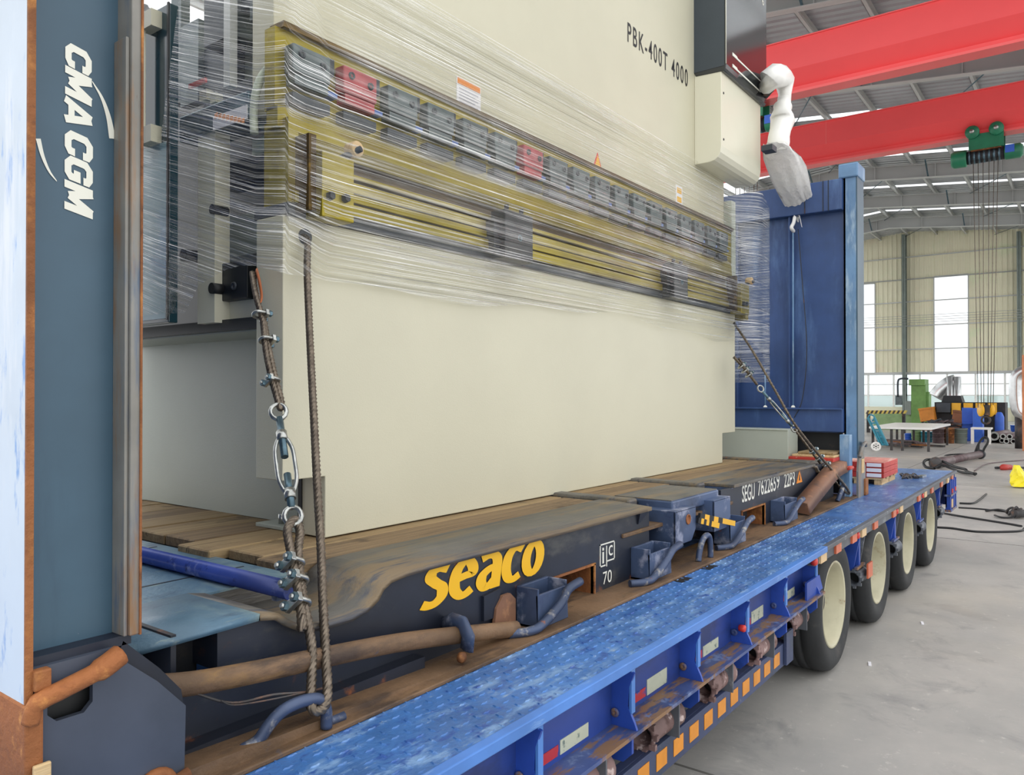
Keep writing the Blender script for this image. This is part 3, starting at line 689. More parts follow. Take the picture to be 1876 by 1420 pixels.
# end platforms
MB().box(1.08, 1.5, 1.853, 1.861, .94, 1.02).box(1.118, 1.128, 1.60, 1.86, .94, 1.012).build('recess_wall', M['chord'], FR)
MB().prism([(.74,1.60),(1.13,1.60),(1.13,1.855),(1.42,1.855),(1.42,3.72),(.74,3.72)], 'z', 1.012, 1.026).build('end_platform', M['platform'], FR)
for y in (2.05, 2.55, 3.05): MB().box(.76, 1.39, y, y+.006, 1.026, 1.0275).build('plate_seam', M['navy'], FR)
MB().box(5.76, 6.38, 1.60, 3.72, 1.018, 1.034).build('end_platform', M['chord'], FR)
MB().box(5.72, 5.80, 1.62, 3.7, 1.034, 1.062).build('cross_bar', M['chord'], FR, bevel=.01)
for x in (3.18, 3.98): MB().box(x, x+.085, 1.70, 3.7, 1.015, 1.06).build('cross_bar', M['chord'], FR, bevel=.012)
MB().tube([(1.235, 1.62, 1.05), (1.235, 3.6, 1.05)], .024, 14).build('latch_pipe', M['pipe_blue'], FR)
for y in (1.66, 3.5): MB().box(1.22, 1.25, y, y+.02, 1.02, 1.05).build('pipe_lug', M['bracket'], FR)
# cross members below the floor
for k in range(12): MB().box(1.5+k*.38, 1.56+k*.38, 1.66, 3.62, .8, 1.0).build('cross_member', M['under'], FR)
MB().box(.72, 6.3, 2.35, 2.47, .78, 1.0).build('centre_beam', M['under'], FR)
# planks (each board a part)
pw = .192
def planks(x0, x1, jag=False):
    y = 1.86; k = 0
    while y+pw < 3.6:
        a = x0+(random.choice((-.035, 0, .03)) if jag else 0); dz = random.uniform(-.004, .002)
        o = MB().box(a, x1, y+.004, y+pw-.004, 1.012, ZF-.002+dz).build('plank', M['wood' if (k*7) % 3 else 'wood2'], FR, bevel=.004, seg=1)
        y += pw; k += 1
planks(1.43, 3.16, True); planks(3.29, 3.96); planks(4.08, 5.71)
# left end: openings, lower beam
MB().box(.875, .887, 1.55, 1.70, .93, 1.04).build('web_stiffener', M['navy'], FR)
MB().box(.99, 1.0, 1.56, 1.66, .93, 1.035).build('web_stiffener', M['navy'], FR)
MB().box(.76, 1.0, 1.66, 1.67, zb, 1.012).build('inner_web', M['under'], FR)  # near-black sheet gives the shade inside the web opening
MB().box(.80, 1.62, 1.52, YW, zb, .80).build('lower_web_step', M['navy'], FR)
MB().prism([(.82,.795),(1.7,.765),(1.7,.762),(.82,.762)], 'y', 1.45, 1.53).build('bottom_wedge', M['ledge'], FR)
M['arm'] = paint('brown_worn_beam', '86604a', .6, .1, layers=[('5e4a40', .5, .68, 6), ('a87a58', .55, .7, 9), ('5a6680', .68, .75, 8)], var=.15)
# long rusty spring arms lying along both ends
def arm(pts, r=.026, m='ledge'):
    a = MB().tube(curve(pts, 8), r, 12, flat=.8).build('spring_arm', M[m], FR); return a
a = arm([(.78,1.52,.965),(.95,1.5,.937),(1.43,1.5,.884),(1.72,1.5,.838),(2.03,1.5,.782)])
MB().tube([(1.74,1.465,.80),(1.735,1.455,.84),(1.74,1.48,.872),(1.745,1.52,.872),(1.75,1.56,.85)], .014, 8, flat=1.8).build('arm_strap', M['bracket'], a)
MB().lathe((1.71,1.465,.785), (0,-1,0), [(0,0),(.016,0),(.016,.012),(.008,.016),(0,.016)], 12).build('strap_bolt', M['rust'], a)
MB().prism([(1.97,.77),(2.09,.77),(2.09,.86),(2.06,.885),(2.02,.885),(1.985,.85)], 'y', 1.545, 1.557).build('arm_lug', M['arm'], a)
MB().prism([(1.93,.82),(2.0,.82),(2.02,.91),(1.93,.90)], 'y', YW-.012, YW).build('arm_back_plate', M['navy'], a)
a = MB().tube(curve([(6.22,1.505,1.0),(5.95,1.50,.985),(5.6,1.495,.915),(5.3,1.49,.85),(5.12,1.485,.81)], 6), .062, 4, flat=.75, up=(0,1,1)).build('spring_arm', M['arm'], FR)
# pocket boxes with bent rods
def pocket(x0, x1, m='bracket'):
    w = MB().box(x0, x0+.008, 1.475, YW, zb, .895).box(x1-.008, x1, 1.475, YW, zb, .895)
    w.hexa([(x0,1.47,zb),(x1,1.47,zb),(x1,1.48,zb),(x0,1.48,zb),(x0,1.475,.875),(x1,1.475,.875),(x1,1.485,.875),(x0,1.485,.875)])
    w.box(x0, x1, 1.48, YW, zb, zb+.01).hexa([(x0+.008,1.55,.8),(x1-.008,1.55,.8),(x1-.008,YW,.8),(x0+.008,YW,.8),(x0+.008,1.55,.895),(x1-.008,1.55,.895),(x1-.008,YW,.895),(x0+.008,YW,.895)])
    o = w.build('lashing_pocket', M[m], FR, bevel=.002, seg=1)
    MB().tube(curve([(x0-.13,1.50,.775),(x0-.07,1.462,.776),(x0-.01,1.452,.784),(x0+.1,1.45,.83),(x1-.03,1.45,.87),(x1+.05,1.452,.882)], 6), .0155, 10).build('bent_rod', M['rod'], o)
pocket(2.12, 2.30); pocket(2.94, 3.14); pocket(3.85, 4.06); pocket(4.74, 4.98)
# centre stanchion pockets
def stanchion(x0, x1, hole=True):
    b = MB().prism([(x0,.86),(x1-.05,.86),(x1,.91),(x1,1.015),(x0,1.015)], 'y', 1.495, 1.503)
    b.box(x0, x1, 1.495, 1.72, 1.009, 1.017).box(x0, x0+.008, 1.495, 1.72, .86, 1.012).box(x1-.008, x1, 1.503, 1.72, .91, 1.012)
    o = b.build('stanchion_pocket', M['bracket'], FR, bevel=.002, seg=1)
    if hole: MB().lathe((x1-.09,1.4945,.965), (0,-1,0), [(.024,0),(.024,.004),(.019,.004),(.019,0),(0,0)], 16).build('hole_rim', M['rust_or'], o)
stanchion(3.23, 3.46); stanchion(3.68, 3.90, False)
MB().box(3.46, 3.68, 1.70, 1.712, zb, 1.0).build('well_back', M['under'], FR)
ring = MB().tube(curve([(3.43,1.47,.762),(3.44,1.47,.80),(3.465,1.465,.855),(3.505,1.46,.875),(3.54,1.46,.855),(3.55,1.46,.80),(3.55,1.46,.762)], 6), .014, 10).build('lashing_ring', M['rod'], FR)
MB().tube(curve([(.99,1.475,.775),(1.03,1.468,.785),(1.055,1.46,.815),(1.085,1.452,.838),(1.13,1.446,.845),(1.175,1.44,.838),(1.195,1.438,.81),(1.197,1.438,.765)], 6), .014, 12).build('lashing_ring', M['rod'], FR)
MB().tube([(1.19,1.455,.77),(1.26,1.45,.768)], .012, 8).build('ring_foot', M['rod'], FR)
MB().tube(curve([(5.93,1.47,.765),(5.95,1.46,.80),(6.02,1.45,.87),(6.06,1.46,.85),(6.1,1.48,.76)], 6), .017, 10).build('lashing_ring', M['rod'], FR)
# loose twine
MB().tube(curve([ony(350,1268,1.5), ony(425,1288,1.46), ony(500,1273,1.47), ony(560,1268,1.47), ony(600,1258,1.5)], 6), .003, 5).tube(curve([ony(405,1284,1.46), ony(430,1292,1.455), ony(500,1281,1.46), ony(590,1262,1.47)], 6), .002, 5).build('twine', M['scrap'], FR)
# end frames ---------------------------------------------------------
XL = .548
def post_left():
    MB().box(XL+.01, .725, 1.476, 1.486, 1.085, 3.30).build('post_web', M['navy_post'], FR)
    f1 = MB().box(XL, XL+.011, YO+.004, 1.62, 1.03, 3.30).build('post_flange', M['post_white'], FR)
    MB().box(XL-.0005, XL+.0115, YO, YO+.006, 1.03, 3.30).build('rusty_edge', M['rust'], f1)
    f2 = MB().box(.7235, .7435, YO+.003, 1.62, 1.10, 3.30).build('post_flange', M['post_bare'], FR, bevel=.003)
    MB().box(.716, .7235, 1.43, 1.476, 1.10, 2.215).build('flange_liner', M['post_bare'], f2, bevel=.002)
    MB().box(.7405, .7445, YO, YO+.006, 1.10, 3.3).build('rusty_edge', M['rust'], f2)
    MB().prism([(.555,1.486),(.735,1.486),(.735,1.62),(.555,1.62)], 'z', 3.28, 3.34).build('post_cap', M['post_lt'], FR)
    for y0 in (3.70,): MB().box(XL, .744, y0, y0+.16, ZB, 3.3).build('post', M['navy_wall'], FR)
    MB().box(XL+.05, XL+.062, 1.6, 3.72, 1.12, 3.15).build('end_wall', M['navy_wall'], FR)
    for y in (2.1, 2.65, 3.2): MB().box(XL+.06, XL+.12, y, y+.02, 1.12, 3.15).build('end_wall_rib', M['navy_wall'], FR)
    for za_, zb_ in ((3.1, 3.32), (1.06, 1.22)): MB().box(XL+.01, XL+.15, 1.6, 3.72, za_, zb_).build('end_rail', M['navy_wall'], FR)
    # foot plate with hole
    o = [(.585,.985),(.66,.985),(.66,1.04),(.585,1.04)]
    fp = MB()
    fp.prism([(.552,ZB),(.585,ZB),(.585,1.085),(.552,1.085)], 'y', 1.428, 1.44)
    fp.prism([(.585,ZB),(.66,ZB),(.66,1.0),(.645,.985),(.6,.985),(.585,1.0)], 'y', 1.428, 1.44)
    fp.prism([(.585,1.045),(.66,1.045),(.70,1.078),(.70,1.085),(.585,1.085)], 'y', 1.428, 1.44)
    fp.prism([(.66,ZB),(.834,ZB),(.838,.935),(.78,1.0),(.71,1.062),(.70,1.078),(.66,1.045)], 'y', 1.428, 1.44)
    fo = fp.build('foot_plate', M['foot'], FR)
    MB().box(.558, .70, 1.455, 1.465, .93, 1.075).build('foot_recess', M['rubber'], fo)  # black sheet gives the shade inside the foot plate hole
    MB().prism([(.71,1.062),(.72,1.09),(.79,1.02),(.835,.965),(.84,.935),(.78,1.0)], 'y', 1.44, 1.52).build('foot_rib', M['navy'], fo)
    MB().box(.556, .735, 1.44, 1.49, 1.082, 1.10).build('foot_weld', M['navy'], fo)
    MB().tube(curve([(.553,1.415,1.0),(.562,1.41,1.032),(.60,1.405,1.045),(.66,1.405,1.06),(.70,1.41,1.076)], 6), [.014]*6+[.016]*12+[.02]*7, 10).build('latch_bar', M['rust_or'], FR)
    MB().box(.558, .585, 1.41, 1.43, 1.05, 1.085).build('latch_stop', M['rust'], FR, bevel=.003)
    c = MB().box(XL-.003, .574, 1.413, 1.60, ZB, 1.03).build('corner_post_foot', M['rust_or'], FR, bevel=.004)
    MB().box(.555, .583, 1.404, 1.413, .78, .93).build('latch_tongue', M['wood_new'], c, bevel=.003)
    MB().torus((.775,1.425,.79), (0,-1,0), .036, .011, 20).build('bolt_ring', M['rust_or'], fo)
    MB().tube([(.75,1.42,.785),(.84,1.42,.805)], .012, 8).build('drop_pin', M['rust'], fo)
post_left()
XR = 6.37
def post_right():
    MB().box(XR, XR+.012, 1.432, 1.525, 1.05, 3.23).box(XR, XR+.2, 1.512, 1.525, 1.05, 3.23).box(XR+.19, XR+.2, 1.432, 1.525, 1.05, 3.23).build('post', M['post_lt'], FR)
    MB().box(XR-.002, XR+.21, 1.425, 1.434, 1.08, 3.23).build('post_web', M['navy_post'], FR)
    MB().box(XR-.02, XR+.22, 1.415, 1.56, 3.23, 3.34).build('post_cap', M['post_lt'], FR, bevel=.01)
    MB().box(XR+.02, XR+.03, 1.5, 3.72, 1.24, 3.2).build('end_wall', M['navy_wall'], FR)
    for y in (1.93, 2.36, 2.8, 3.25): MB().box(XR-.03, XR+.02, y, y+.012, 1.43, 2.98).build('end_wall_rib', M['navy_wall'], FR)
    for u, v0, v1 in ((1453, 424, 746), (1402, 676, 746)):  # pale bars added for the light on the wall's rib edges
        p, q = onx(u, v1, XR-.04), onx(u, v0, XR-.04); MB().cyl(p, q, .006, 8).build('lit_rib_edge', M['post_lt'], FR); MB().lathe(p, (-1,0,0), [(0,.01),(.014,.008),(.016,0)], 12).build('edge_spot', M['white'], FR)
    MB().box(XR-.06, XR+.12, 1.525, 3.72, 2.98, 3.22).build('end_rail', M['navy_wall'], FR, bevel=.006)
    for y in (1.62, 1.66, 1.80): MB().box(XR-.064, XR-.06, y, y+.006, 2.98, 3.22).build('rail_seam', M['navy'], FR)
    MB().box(XR-.05, XR+.1, 1.525, 3.72, 1.25, 1.43).build('end_rail', M['navy_wall'], FR, bevel=.004)
    MB().box(XR-.08, XR-.05, 1.53, 3.72, 1.425, 1.437).build('rail_lip', M['navy_wall'], FR)
    MB().box(XR, XR+.2, 3.7, 3.85, ZB, 3.3).build('post', M['navy_wall'], FR)
    MB().box(XR+.05, XR+.06, 1.55, 3.7, zb, 1.24).build('foot_back_plate', M['under'], FR)
    # hinge bracket
    h = MB().box(XR-.13, XR-.05, 1.455, 1.53, zb, 1.235).build('hinge_post', M['post_lt'], FR, bevel=.004)
    MB().prism([(XR-.04,ZB),(XR+.20,ZB),(XR+.2,.98),(XR+.16,1.02),(XR+.16,1.13),(XR+.06,1.14),(XR+.0,1.08),(XR-.04,.95)], 'y', 1.415, 1.43).build('hinge_plate', M['post_bare'], h)
    MB().box(XR+.06, XR+.14, 1.411, 1.416, .93, 1.04).build('hinge_label', M['wood_new'], h)
    MB().tube(curve([(XR-.02,1.41,1.06),(XR+.03,1.4,1.14),(XR+.12,1.40,1.165),(XR+.18,1.41,1.14)], 6), .014, 8).build('latch_bar', M['post_bare'], h)
    MB().box(XR+.14, XR+.23, 1.40, 1.46, ZB, .88).build('corner_casting', M['rust'], h, bevel=.006)
    MB().tube([(XR-.17,1.46,.985),(XR-.1,1.445,.985)], .016, 8).build('hinge_pin', M['redboard'], h)
    MB().lathe((6.0,1.60,1.02), (0,0,-1), [(.0,0),(.09,0),(.075,.05),(.05,.09),(.055,.11),(.0,.11)], 16).build('stacking_cone', M['chord'], FR)
post_right()
# lettering -----------------------------------------------------------
def tz(u, v): return ony(u, v, YW).z
def tx(u): return ony(u, 900, YW).x
def side_text(sx, u0, u1, vb, vt, um, **kw):
    return text('lettering', sx, M['white_mark'], FR, (tx(u0), YW, tz(um, vb)), (1,0,0), (0,0,1), tx(u1)-tx(u0), tz(um, vt)-tz(um, vb), **kw)
lettering('seaco', M['seaco'], FR, (tx(768), YW, tz(780, 1119)), (1,0,0), (0,0,1), tx(996)-tx(768), tz(795,1036)-tz(780,1119), .27, .19, .12)
side_text('SEGU', 1359, 1382, 919, 888, 1366, bold=.01)
side_text('762265', 1388, 1421, 907, 877, 1395, bold=.01)
side_text('9', 1422.5, 1427.5, 895, 867, 1425, bold=.01)
xa, xb, za, zc = tx(1421.5), tx(1428.5), tz(1425,897), tz(1425,865)
bx = MB(); bx.box(xa, xb, YW-.002, YW, za, za+.004).box(xa, xb, YW-.002, YW, zc-.004, zc).box(xa, xa+.006, YW-.002, YW, za, zc).box(xb-.006, xb, YW-.002, YW, za, zc).build('check_digit_box', M['dull_grey'], FR)
side_text('22P3', 1436, 1455.5, 893, 866, 1440, bold=.01)
xa, xb, za, zc = tx(1459), tx(1469.5), tz(1462,885), tz(1464,862)
tri = MB().prism([(xa,za),(xb,za),((xa+xb)/2,zc)], 'y', YW-.002, YW).build('warning_triangle', M['orange_ink'], FR)
xm = (xa+xb)/2; MB().prism([(xm-.015,za+.015),(xm+.015,za+.015),(xm+.006,za+.055),(xm-.006,za+.055)], 'y', YW-.003, YW-.002).build('warning_mark', M['ink'], tri)
xa, xb, za, zc = tx(1098.5), tx(1125.5), tz(1099,1040), tz(1099,998)
b = MB(); t_ = .005; W_ = xb-xa
b.box(xa, xb, YW-.002, YW, zc-t_, zc).box(xa, xa+t_, YW-.002, YW, za, zc).box(xa, xa+W_*.36, YW-.002, YW, za, za+t_).box(xb-t_, xb, YW-.002, YW, za+.014, zc).box(xa+W_*.5, xb, YW-.002, YW, za+.014, za+.014+t_).box(xa+W_*.42, xa+W_*.47, YW-.002, YW, za-.004, zc-.012).box(xa+W_*.17, xa+W_*.26, YW-.002, YW, za+.013, za+.058).box(xa+W_*.17, xa+W_*.26, YW-.002, YW, za+.064, za+.075)
b.build('logo', M['white_mark'], FR)
text('lettering', 'c', M['white_mark'], FR, (xa+W_*.58, YW, za+.034), (1,0,0), (0,0,1), W_*.28, .042)
side_text('70', 1104, 1120, 1070, 1047, 1108)
lettering('CMA', M['white'], FR, (.627, 1.476, 2.185), (0,0,-1), (1,0,0), .146, .050, .26, .23, .2)
lettering('CGM', M['white'], FR, (.6285, 1.476, 2.027), (0,0,-1), (1,0,0), .155, .051, .26, .23, .2)
def swoosh(pix, wid):
    pts = curve([ony(u, v, 1.4745) for u, v in pix], 8); n = len(pts); b = MB(); L = []; R = []
    for i, p in enumerate(pts):
        a = pts[max(i-1,0)]; c = pts[min(i+1,n-1)]; t = (c-a).normalized(); nn = V((t.z,0,-t.x)); w = wid*(i/(n-1))**.8*.5+.0006
        L.append(p-nn*w); R.append(p+nn*w)
    o = b.add(L+R, [(i, i+1, n+i+1, n+i) for i in range(n-1)])
    return b.build('logo_swoosh', M['white'], FR, fix=False)
swoosh([(169,149),(187,180),(199,215),(206,254)], .011)
swoosh([(104,332),(90,313),(78,285),(70,254)], .007)
# strap ends in the stanchion pocket
for (a, c, lab) in (((1281,945),(1345,959),'yellow and black striped strap end poking out uppermost from the stanchion pocket'), ((1278,953),(1316,963),'shorter yellow and black strap end below the other one')):
    p, q = ony(*a, 1.485), ony(*c, 1.45)
    b = root('ratchet_strap', lab, 'strap', tuple(q), 'strap ends in the flat rack')
    n = 8
    for i in range(n):
        s, e = p+(q-p)*(i/n), p+(q-p)*((i+1)/n)
        MB().bar(s, e, .012, .026).build('stripe', M['yellow_p' if i % 2 else 'ink'] if i < 5 else M['yellow_p'], b)
# ================================================================== press brake
PB = root('press_brake', 'large cream hydraulic press brake with yellow tooling, standing on the flat rack planks', 'press brake', (3.6, 2.8, ZF))
YB = 2.12                                   # bed front
bed = MB().prism([(1.757,ZF),(5.38,ZF),(5.38,1.263),(5.63,1.263),(5.63,2.14),(1.58,2.14),(1.58,1.263),(1.757,1.263)], 'y', YB, 2.265).build('bed', M['cream'], PB, bevel=.003)
c = ony(559, 434, YB)
MB().lathe((c.x, YB, c.z), (0,-1,0), [(0,.001),(.019,.001),(.023,.004),(.026,.004),(.028,0)], 24).build('lifting_hole', M['clamp_dk'], bed)
MB().box(1.752, 1.757, 2.243, 2.262, 1.085, 1.25).build('foot_slot', M['rubber'], bed)
MB().box(1.757, 1.93, 2.265, 2.52, ZF, 1.064).build('anchor_plate', M['grey_cream'], PB, bevel=.002)
for y in (2.34, 2.42): MB().cyl((1.80, y, 1.064), (1.80, y, 1.10), .012, 10).build('anchor_stud', M['steel'], PB)
side = MB().box(1.88, 1.93, 2.265, 3.62, ZF, 1.78).build('side_plate', M['grey_cream'], PB)
MB().box(5.30, 5.35, 2.265, 3.62, ZF, 2.0).build('side_plate', M['grey_cream'], PB)
MB().box(1.93, 5.3, 3.2, 3.6, ZF, 2.0).build('rear_frame', M['grey_cream'], PB)
# ram
ram = MB().box(1.60, 5.62, 2.20, 2.32, 2.50, 4.7).build('ram', M['cream'], PB, bevel=.003)
text('lettering', 'PBK-400T 4000', M['ink'], ram, (4.10, 2.20, 3.655), (1,0,0), (0,0,1), .865, .12, bold=.008, space=1.3)
def label(u0, v0, u1, v1, mat, name='warning_label', y=2.2):
    p, q = ony(u0, v0, y), ony(u1, v1, y)
    return p.x, q.x, p.z, q.z
lb = MB().box(2.54, 2.705, 2.197, 2.2, 2.79, 2.935).build('warning_label', M['paper'], ram)
MB().box(2.545, 2.70, 2.1955, 2.197, 2.905, 2.93).build('label_header', M['orange_ink'], lb)
for k in range(6): MB().box(2.556, 2.556+.13-.02*(k % 2), 2.196, 2.197, 2.884-k*.014, 2.888-k*.014).build('label_line', plain('grey_print', 'b9b9c4', .5) if k == 0 else bpy.data.materials['grey_print'], lb)
tr_ = MB().prism([(3.70,2.815),(3.79,2.815),(3.745,2.90)], 'y', 2.197, 2.2).build('warning_label', M['red_ink'], ram)
MB().prism([(3.715,2.823),(3.775,2.823),(3.745,2.885)], 'y', 2.196, 2.197).build('label_symbol', M['seaco'], tr_)
MB().box(3.70, 3.79, 2.197, 2.2, 2.79, 2.808).build('label_caption', M['red_ink'], ram)
lb = MB().box(4.77, 4.87, 2.197, 2.2, 2.82, 2.945).build('warning_label', M['paper'], ram)
for z in (2.835, 2.895): MB().box(4.785, 4.855, 2.196, 2.197, z, z+.035).build('label_symbol', M['seaco'], lb)
# upper tool clamping line
MB().box(1.585, 5.62, 2.125, 2.2, 2.765, 2.785).build('clamp_rail', M['yellow_dk'], PB)
MB().box(1.565, 5.62, 2.145, 2.2, 2.49, 2.765).build('tool_holder', M['yellow'], PB)
MB().prism([(2.135,2.50),(2.2,2.50),(2.2,2.43),(2.17,2.395),(2.15,2.395),(2.13,2.43)], 'x', 1.60, 5.60).build('punch', M['yellow'], PB)
MB().box(1.565, 1.62, 2.13, 2.19, 2.43, 2.50).build('punch_end', M['yellow'], PB)
clamp0 = None
for k in range(18):
    x = 1.60+.2165*k
    cl = MB().box(x, x+.158, 2.095, 2.145, 2.615, 2.71).build('tool_clamp', M['clamp_red' if k in (1, 6) else 'clamp'], PB, bevel=.006)
    for dx, dz in ((.035, .065), (.125, .055)): MB().lathe((x+dx, 2.095, 2.615+dz), (0,-1,0), [(.006,.002),(.008,.006),(.0125,.006),(.014,0)], 12).build('clamp_screw', M['clamp_dk'], cl)
    MB().box(x+.01, x+.15, 2.10, 2.145, 2.578, 2.612).build('clamp_wedge', M['clamp_red' if k in (1, 6) else 'clamp'], cl)
    MB().box(x+.005, x+.165, 2.105, 2.145, 2.515, 2.552).build('clamp_bar', M['clamp_dk'], cl, bevel=.003)
    MB().box(x+.15, x+.2, 2.11, 2.145, 2.585, 2.602).build('release_lever', M['bluebit'], cl)
    MB().box(x+.162, x+.19, 2.115, 2.145, 2.66, 2.72).build('clamp_spacer', M['clamp_dk'], cl)
# lower tooling
def strip(z0, z1, y0, m, name, x0=1.62, x1=5.60): return MB().box(x0, x1, y0, 2.24, z0, z1).build(name, M[m], PB, bevel=.002, seg=1)
strip(2.33, 2.40, 2.18, 'yellow_dk', 'tool_gap'); strip(2.318, 2.335, 2.105, 'yellow', 'die_lip'); strip(2.302, 2.318, 2.14, 'yellow_dk', 'die_groove')  # dark brown gives the shade of the recessed gap and groove
strip(2.264, 2.302, 2.095, 'yellow', 'die'); strip(2.258, 2.264, 2.105, 'under', 'die_seam'); strip(2.228, 2.258, 2.09, 'yellow', 'die_holder'); strip(2.218, 2.228, 2.11, 'rubber', 'die_seam'); strip(2.178, 2.218, 2.08, 'yellow', 'die_base', 1.6, 5.62)
MB().box(1.58, 5.63, 2.10, 2.28, 2.14, 2.178).build('table_top', M['clamp_dk'], PB, bevel=.003)
for y0, x0, x1, z0, z1 in ((2.10,1.585,1.625,2.18,2.46), (2.11,1.59,1.66,2.30,2.35)): MB().box(x0, x1, y0, 2.23, z0, z1).build('table_end', M['yellow'], PB)
def end_block(x0, x1, bolts=True):
    o = MB().box(x0, x1, 2.0, 2.085, 2.13, 2.345).build('end_stop', M['yellow'], PB, bevel=.003)
    MB().box(x0-.03, x0, 2.03, 2.10, 2.15, 2.40).build('end_stop_web', M['yellow_dk'], o)
    for dx, dz in ((.03,.07), (.095,.075)): MB().lathe((x0+dx, 2.0, 2.13+dz), (0,-1,0), [(0,.018),(.012,.018),(.0155,.012),(.0155,0)], 6, smooth=False).build('hex_bolt', M['black'], o)
    kx = x1-.005
    MB().cyl((kx-.03, 2.05, 2.345), (kx, 1.96, 2.375), .011, 10).build('lever', M['clamp_dk'], o)
    MB().lathe((kx, 1.99, 2.378), (0,-1,0), [(0,-.03),(.024,-.03),(.027,-.026),(.027,.012),(.024,.016),(0,.016)], 20).build('knob', M['wood_new'], o)
end_block(1.643, 1.78); end_block(5.44, 5.60)
def mid_block(x0, x1):
    o = MB().box(x0, x1, 2.02, 2.10, 2.14, 2.352).build('clamp_block', M['black'], PB, bevel=.004)
    MB().box(x0-.04, x0, 2.05, 2.10, 2.165, 2.30).build('block_shoulder', M['black'], o)
    for dx in (.05, .16): MB().lathe((x0+dx, 2.05, 2.352), (0,0,1), [(.006,0),(.006,.01),(.011,.012),(.011,.03),(0,.03)], 10).build('block_screw', M['black'], o)
    MB().lathe((x0+.11, 2.02, 2.24), (0,-1,0), [(0,.0),(.009,.0),(.012,.003),(.015,0)], 12).build('block_plug', M['steel_dk'], o)
mid_block(2.655, 2.865); mid_block(4.36, 4.56)
# right-hand cylinder cover and black upper housing
P = [(2.2,3.15),(2.09,3.15),(2.055,3.157),(2.03,3.175),(2.012,3.205),(2.005,3.25),(2.005,3.80),(2.2,3.80)]
cv = MB().prism(P, 'x', 5.08, 5.87).build('cylinder_cover', M['cream_lt'], PB, bevel=.004)
for z in (3.30, 3.62): MB().lathe((5.12, 2.005, z), (0,-1,0), [(0,.003),(.008,.003),(.009,0)], 10).build('cover_screw', M['ink'], cv)
hb = MB().prism([(2.2,3.79),(2.19,3.765),(1.985,3.755),(1.972,3.77),(1.968,3.80),(1.968,4.75),(2.2,4.75)], 'x', 5.075, 5.90).build('upper_housing', M['blackbox'], PB, bevel=.004)
MB().box(5.0725, 5.0752, 1.98, 2.2, 3.79, 4.75).build('housing_side', M['blackside'], hb)
MB().cyl((5.073, 1.968, 3.80), (5.073, 1.968, 4.75), .003, 6).build('edge_trim', M['white'], hb)
for z0, w in ((3.895, .022), (3.815, .022)): MB().prism([(5.19,z0+w),(5.27,z0+w),(5.29,z0+w*.6),(5.76,z0+w*.5),(5.76,z0+.002),(5.27,z0),(5.19,z0)], 'y', 1.9655, 1.968).build('housing_stripe', M['white'], hb)
text('lettering', '6', M['white'], hb, (5.80, 1.968, 4.50), (1,0,0), (0,0,1), .04, .06)
# left end: throat of the frame seen through the film
MB().box(1.60, 1.63, 2.27, 3.6, 1.775, 1.815).build('throat_sill', M['black'], PB)
MB().box(1.63, 1.90, 2.27, 3.6, 1.77, 1.80).build('throat_floor', M['grey_cream'], PB)
MB().box(1.86, 1.92, 2.27, 3.55, 1.815, 2.86).build('throat_back', M['black'], PB)
def rx(name, u0, v0, u1, v1, x, dp, mt, parent=PB, bevel=0.0):
    a, b_ = onx(u0, v0, x), onx(u1, v1, x); c_ = onx((u0+u1)/2, v0, x); d_ = onx((u0+u1)/2, v1, x)
    return MB().box(x, x+dp, min(a.y,b_.y), max(a.y,b_.y), d_.z, c_.z).build(name, M[mt], parent, bevel=bevel)
rx('frame_strip', 363, 240, 393, 592, 1.57, .06, 'cream_lt')  # strip and panel in paler cream, making up for dim throat light
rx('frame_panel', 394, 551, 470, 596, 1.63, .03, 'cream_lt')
gb = rx('guide_block', 392, 480, 452, 550, 1.60, .12, 'black', bevel=.004)
for u, v in ((403, 527), (429, 524)):
    p = onx(u, v, 1.60); MB().lathe(p, (-1,0,0), [(.006,.0),(.009,.006),(.014,.006),(.015,0)], 14).build('guide_bolt', M['clamp_dk'], gb)
for u, v, r_ in ((387,528,.02), (388,383,.018), (335,467,.024)):
    p = onx(u, v, 1.56); MB().cyl(p, p+V((.06,0,0)), r_, 16).build('rubber_stop', M['rubber'], PB)
rx('guide_column', 374, -30, 410, 78, 1.66, .1, 'clamp_dk'); rx('linear_scale', 410, -30, 421, 158, 1.60, .03, 'steel_lt'); rx('guide_column', 421, -30, 432, 66, 1.66, .1, 'clamp')
rx('frame_column', 314, -30, 331, 190, 1.74, .04, 'clamp'); rx('frame_panel', 374, 78, 432, 190, 1.76, .05, 'clamp_dk')
rx('frame_panel', 433, 34, 499, 150, 1.80, .04, 'grey_cream'); rx('hydraulic_block', 458, -30, 500, 28, 1.66, .1, 'clamp'); rx('hydraulic_rail', 432, -30, 500, 6, 1.68, .05, 'clamp_dk'); rx('hydraulic_fitting', 470, 40, 498, 58, 1.62, .1, 'clamp_dk')
rx('frame_panel', 331, 42, 363, 190, 1.74, .04, 'clamp'); rx('frame_panel', 376, 158, 465, 188, 1.72, .05, 'clamp_dk')
bx_ = rx('gauge_motor_box', 327, 190, 454, 238, 1.56, .12, 'steel_dk', bevel=.006)
rx('name_plate', 390, 203, 452, 228, 1.555, .004, 'paper', bx_)
for k in range(8): rx('plate_print', 393+k*7, 207+k*1.4, 398+k*7, 216+k*1.4, 1.553, .002, 'orange_ink', bx_)
MB().tube(curve([onx(466, 245, 1.57), onx(465, 205, 1.57), onx(469, 170, 1.57), onx(480, 140, 1.58), onx(500, 116, 1.6)], 6), .014, 10).build('hydraulic_hose', M['hose'], PB)
MB().tube([onx(482, 235, 1.64), onx(482, 185, 1.64)], .014, 10).build('hydraulic_hose', M['hose'], PB)
rx('frame_strip', 365, 165, 378, 184, 1.61, .03, 'cream_lt'); rx('frame_strip', 385, 170, 395, 188, 1.61, .03, 'cream_lt')
